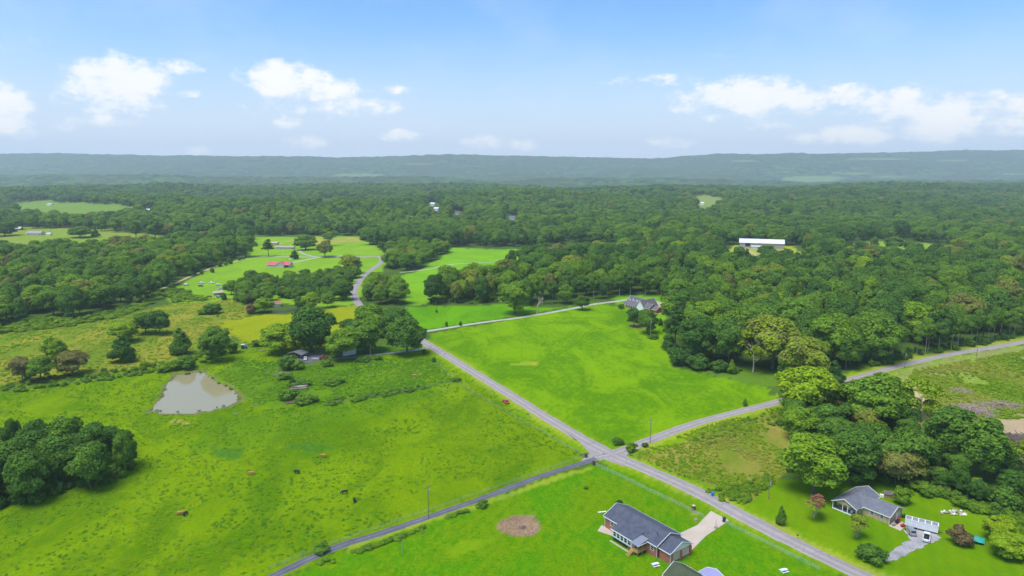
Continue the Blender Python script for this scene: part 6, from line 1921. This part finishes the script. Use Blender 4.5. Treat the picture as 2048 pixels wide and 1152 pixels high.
# hay-field lumber scraps, shed clutter
x, y, z = G(1204, 1024)
tag(link('white_board', MB().box(-1.4, 1.4, -.25, .25, .02, .12).box(-1.4, -1.3, -.25, .25, .12, .2).mesh('white_board', WHITE), None, (x, y, z), R(15)), 'white board lying on the lawn left of the ranch roof', 'board')


def wheeled_bin(px, py, mat, label, rz=0.):
    x, y, z = G(px, py)
    e = empty('wheeled_bin', (x, y, z), rz, label, 'bin')
    V = [(-.26, -.28, .05), (.26, -.28, .05), (.26, .28, .05), (-.26, .28, .05), (-.34, -.36, 1.05), (.34, -.36, 1.05), (.34, .36, 1.05), (-.34, .36, 1.05)]
    MB().add(V, [(0, 3, 2, 1), (4, 5, 6, 7), (0, 1, 5, 4), (1, 2, 6, 5), (2, 3, 7, 6), (3, 0, 4, 7)]).build('body', mat, e)
    MB().slab([(-.38, -.42, 1.10), (.38, -.42, 1.10), (.38, .40, 1.20), (-.38, .40, 1.20)], .06).build('lid', mat, e)
    for s in (-.3, .3): MB().tube((s - .05, .3, .13), (s + .05, .3, .13), .13, n=9).build('wheel', RUBBER, e)
    e.scale = (1.25,) * 3


wheeled_bin(1448, 1044, NAVY, 'navy wheeled bin at the driveway mouth')
wheeled_bin(1425, 992, BLUEP, 'bright blue wheeled bin on the verge across the road')


def mailbox(px, py, label, brick):
    x, y, z = G(px, py)
    e = empty('mailbox', (x, y, z), R(-54), label, 'mailbox')
    if brick:
        box_part('pillar', mat_plain('dark_brick', (.16, .07, .05), .85, .3, 3), e, -.45, .45, -.45, .45, -.2, 1.5); box_part('cap', CONCRETE, e, -.52, .52, -.52, .52, 1.501, 1.62)
        box_part('letter_box', BLACKW, e, -.5, -.46, -.2, .2, .9, 1.25)
    else:
        MB().tube((0, 0, -.2), (0, 0, 1.0), .06, n=5).build('post', OLDWOOD, e)
        MB().prism([(-.14, 1.0), (.14, 1.0), (.14, 1.18), (.07, 1.28), (-.07, 1.28), (-.14, 1.18)], 'x', -.32, .32).build('box', BLACKW, e)


mailbox(1387, 1020, 'dark brick mailbox pillar on the verge by the chain-link fence', True)
mailbox(1595, 1077, 'black mailbox on a post beside the road', False)
for (px, py, lab) in [(1187, 930, 'dark brick gate pillar where the chain-link fence starts'), (1172, 915, 'short pillar at the corner of the pasture fence')]:
    x, y, z = G(px, py)
    e = empty('gate_pillar', (x, y, z), R(-54), lab, 'pillar')
    box_part('shaft', mat_plain('gate_brick', (.14, .07, .05), .85, .3, 3), e, -.4, .4, -.4, .4, -.2, 1.6); box_part('cap', PORCHFLOOR, e, -.48, .48, -.48, .48, 1.601, 1.72)
x, y, z = G(1226, 884)
e = empty('road_sign', (x, y, z), 0, 'small pale road sign beside the crossroads bush', 'sign')
MB().tube((0, 0, -.2), (0, 0, 2.2), .04, n=5).build('post', GALV, e); box_part('plate', mat_plain('sign_grey', (.5, .6, .58), .4), e, -.35, .35, -.05, -.041, 1.5, 2.2)
for (px, py) in [(1432, 1056), (1392, 1040)]:
    x, y, z = G(px, py)
    e = empty('planter', (x, y, z), 0, 'round planter bed %s the concrete driveway' % ('right of' if px > 1400 else 'left of'), 'planter')
    MB().tube((0, 0, -.1), (0, 0, .25), .7, .65, 10).build('ring', OLDWOOD, e); MB().tube((0, 0, .3), (0, 0, .9), .5, .1, 7).build('plant', DRIFT, e)
    if px > 1400: MB().tube((0, .3, 0), (0, .3, 2.6), .05, n=5).build('lamp_post', BLACKW, e)
# cottage patio things
x, y, z = G(1796, 1044)
e = empty('riding_mower', (x, y, z + .06), R(40), 'red riding mower at the cottage end door', 'mower')
RD = paint('mower_red', (.5, .02, .015))
box_part('hood', RD, e, .1, 1.0, -.35, .35, .45, 1.0); box_part('deck', RD, e, -.8, .5, -.6, .6, .25, .44); box_part('seat', RUBBER, e, -.7, -.2, -.25, .25, .6, 1.15)
for (wx, r0) in ((-.6, .3), (.7, .22)):
    for s in (-.5, .5): MB().tube((wx, s - .1, r0), (wx, s + .1, r0), r0, n=9).build('wheel', RUBBER, e)
for (px, py, mat, lab) in [(1787, 1051, GALV, 'grey clutter of cans on the patio'), (1792, 1048, BLACKW, 'black grill on the patio'), (1805, 1054, RD, 'small red cart on the patio edge'), (1808, 1035, mat_plain('dark_green', (.03, .07, .04), .6), 'dark green cart behind the trailer end')]:
    x, y, z = G(px, py)
    e = empty('yard_item', (x, y, z + .06), R(20), lab, 'clutter')
    box_part('box', mat, e, -.6, .6, -.35, .35, .3, .8); box_part('base', RUBBER, e, -.5, .5, -.3, .3, 0, .29); MB().tube((-.5, 0, .8), (.4, .1, 1.1), .12, n=6).build('handle', mat, e)
# teal tarp
x, y, z = G(1950, 1084)
e = empty('tarp_tent', (x, y, z), R(-30), 'teal tarp tent between the reddish bush and yellow trees', 'tarp')
n = 9; V = []; Fc = []
for i in range(n):
    for j in range(n):
        u, v = i / (n - 1) * 2 - 1, j / (n - 1) * 2 - 1
        V.append((u * 2.2, v * 1.7, 2.0 - abs(v) * 1.0 - .25 * u * u + .08 * math.sin(u * 7 + v * 4)))
for i in range(n - 1):
    for j in range(n - 1): Fc.append((i * n + j, (i + 1) * n + j, (i + 1) * n + j + 1, i * n + j + 1))
MB().add(V, Fc).build('sheet', TEAL, e, True)
for (a, b) in ((-2.1, -1.6), (2.1, -1.6), (-2.1, 1.6), (2.1, 1.6)): MB().tube((a, b, -.2), (a, b, .85), .05, n=5).build('pole', GALV, e)
# white garden tables at the front
for (px, py, lab) in [(1311, 1132, 'white picnic table on the lawn below the ranch house'), (1568, 1144, 'white garden bench on the front lawn')]:
    x, y, z = G(px, py)
    e = empty('picnic_table', (x, y, z), R(20), lab, 'table')
    box_part('top', WHITE, e, -1.0, 1.0, -.4, .4, .72, .78)
    for s in (-.8, .8): box_part('bench', WHITE, e, -1.0, 1.0, s - .14, s + .14, .42, .47)
    for s in (-.7, .7): box_part('leg', WHITE, e, s - .05, s + .05, -.75, .75, 0, .41)
# little round trees of the mown field corner are above; tiny stones of the pond bank
mb = []
for i in range(26):
    a = POND[(i * 7) % len(POND)]; b = POND[(i * 7 + 1) % len(POND)]; f = random.random()
    x, y, z = G(a[0] + (b[0] - a[0]) * f, a[1] + (b[1] - a[1]) * f)
    mb.append((x, y, random.uniform(.3, .8), random.uniform(.8, 2.0), 'shrub', random.uniform(.3, .7)))
mass('pond_reeds', mb, 'low reeds and weeds round the pond bank')

TAR = mat_plain('tar', (.055, .052, .056), .7, .3, 2)
for i, (px, py, L, W, a) in enumerate([(1056, 829, 3.2, 1.0, -58), (1060, 834, 2.0, .6, -60), (1143, 873, 5.5, .5, -60), (1150, 879, 4.2, .6, -56), (861, 693, 2.6, .9, -60), (1262, 911, 3.0, .9, -40), (1330, 938, 4.0, .5, -54), (1452, 1004, 3.5, .6, -54)]):
    x, y, z = G(px, py)
    n = 12; V = [(math.cos(k * 6.283 / n) * L / 2 * random.uniform(.65, 1.1), math.sin(k * 6.283 / n) * W / 2 * random.uniform(.6, 1.2), 0) for k in range(n)]
    me = bpy.data.meshes.new('tar_patch'); me.from_pydata(V, [], [tuple(range(n))]); me.materials.append(TAR)
    o = link('tar_patch', me, None, (x, y, z + .128), R(a)); tag(o, 'dark tar repair on the worn country road', None, 'tar repairs', 'structure')

# ------------------------------------------------------------------ haze
HAZE_DENSITY = 8.4e-5
m, t, out = new_mat('haze')
pv_ = t.node('ShaderNodeVolumePrincipled')
pv_.inputs['Color'].default_value = rgb(0.78, 0.87, 1.0)
pv_.inputs['Density'].default_value = HAZE_DENSITY
pv_.inputs['Anisotropy'].default_value = 0.1
t.l.new(pv_.outputs[0], out.inputs['Volume'])
hb = MB().box(-16000, 16000, -600, 11500, -170, 460).build('haze', m)
tag(hb, 'pale blue summer haze over the valley', None, None, 'stuff')

for o in COL.objects:      # everyday word for the setting's pieces
    if o.parent is None and o.get('kind') in ('structure', 'stuff') and 'category' not in o:
        o['category'] = o.name.split('.')[0].replace('_', ' ')
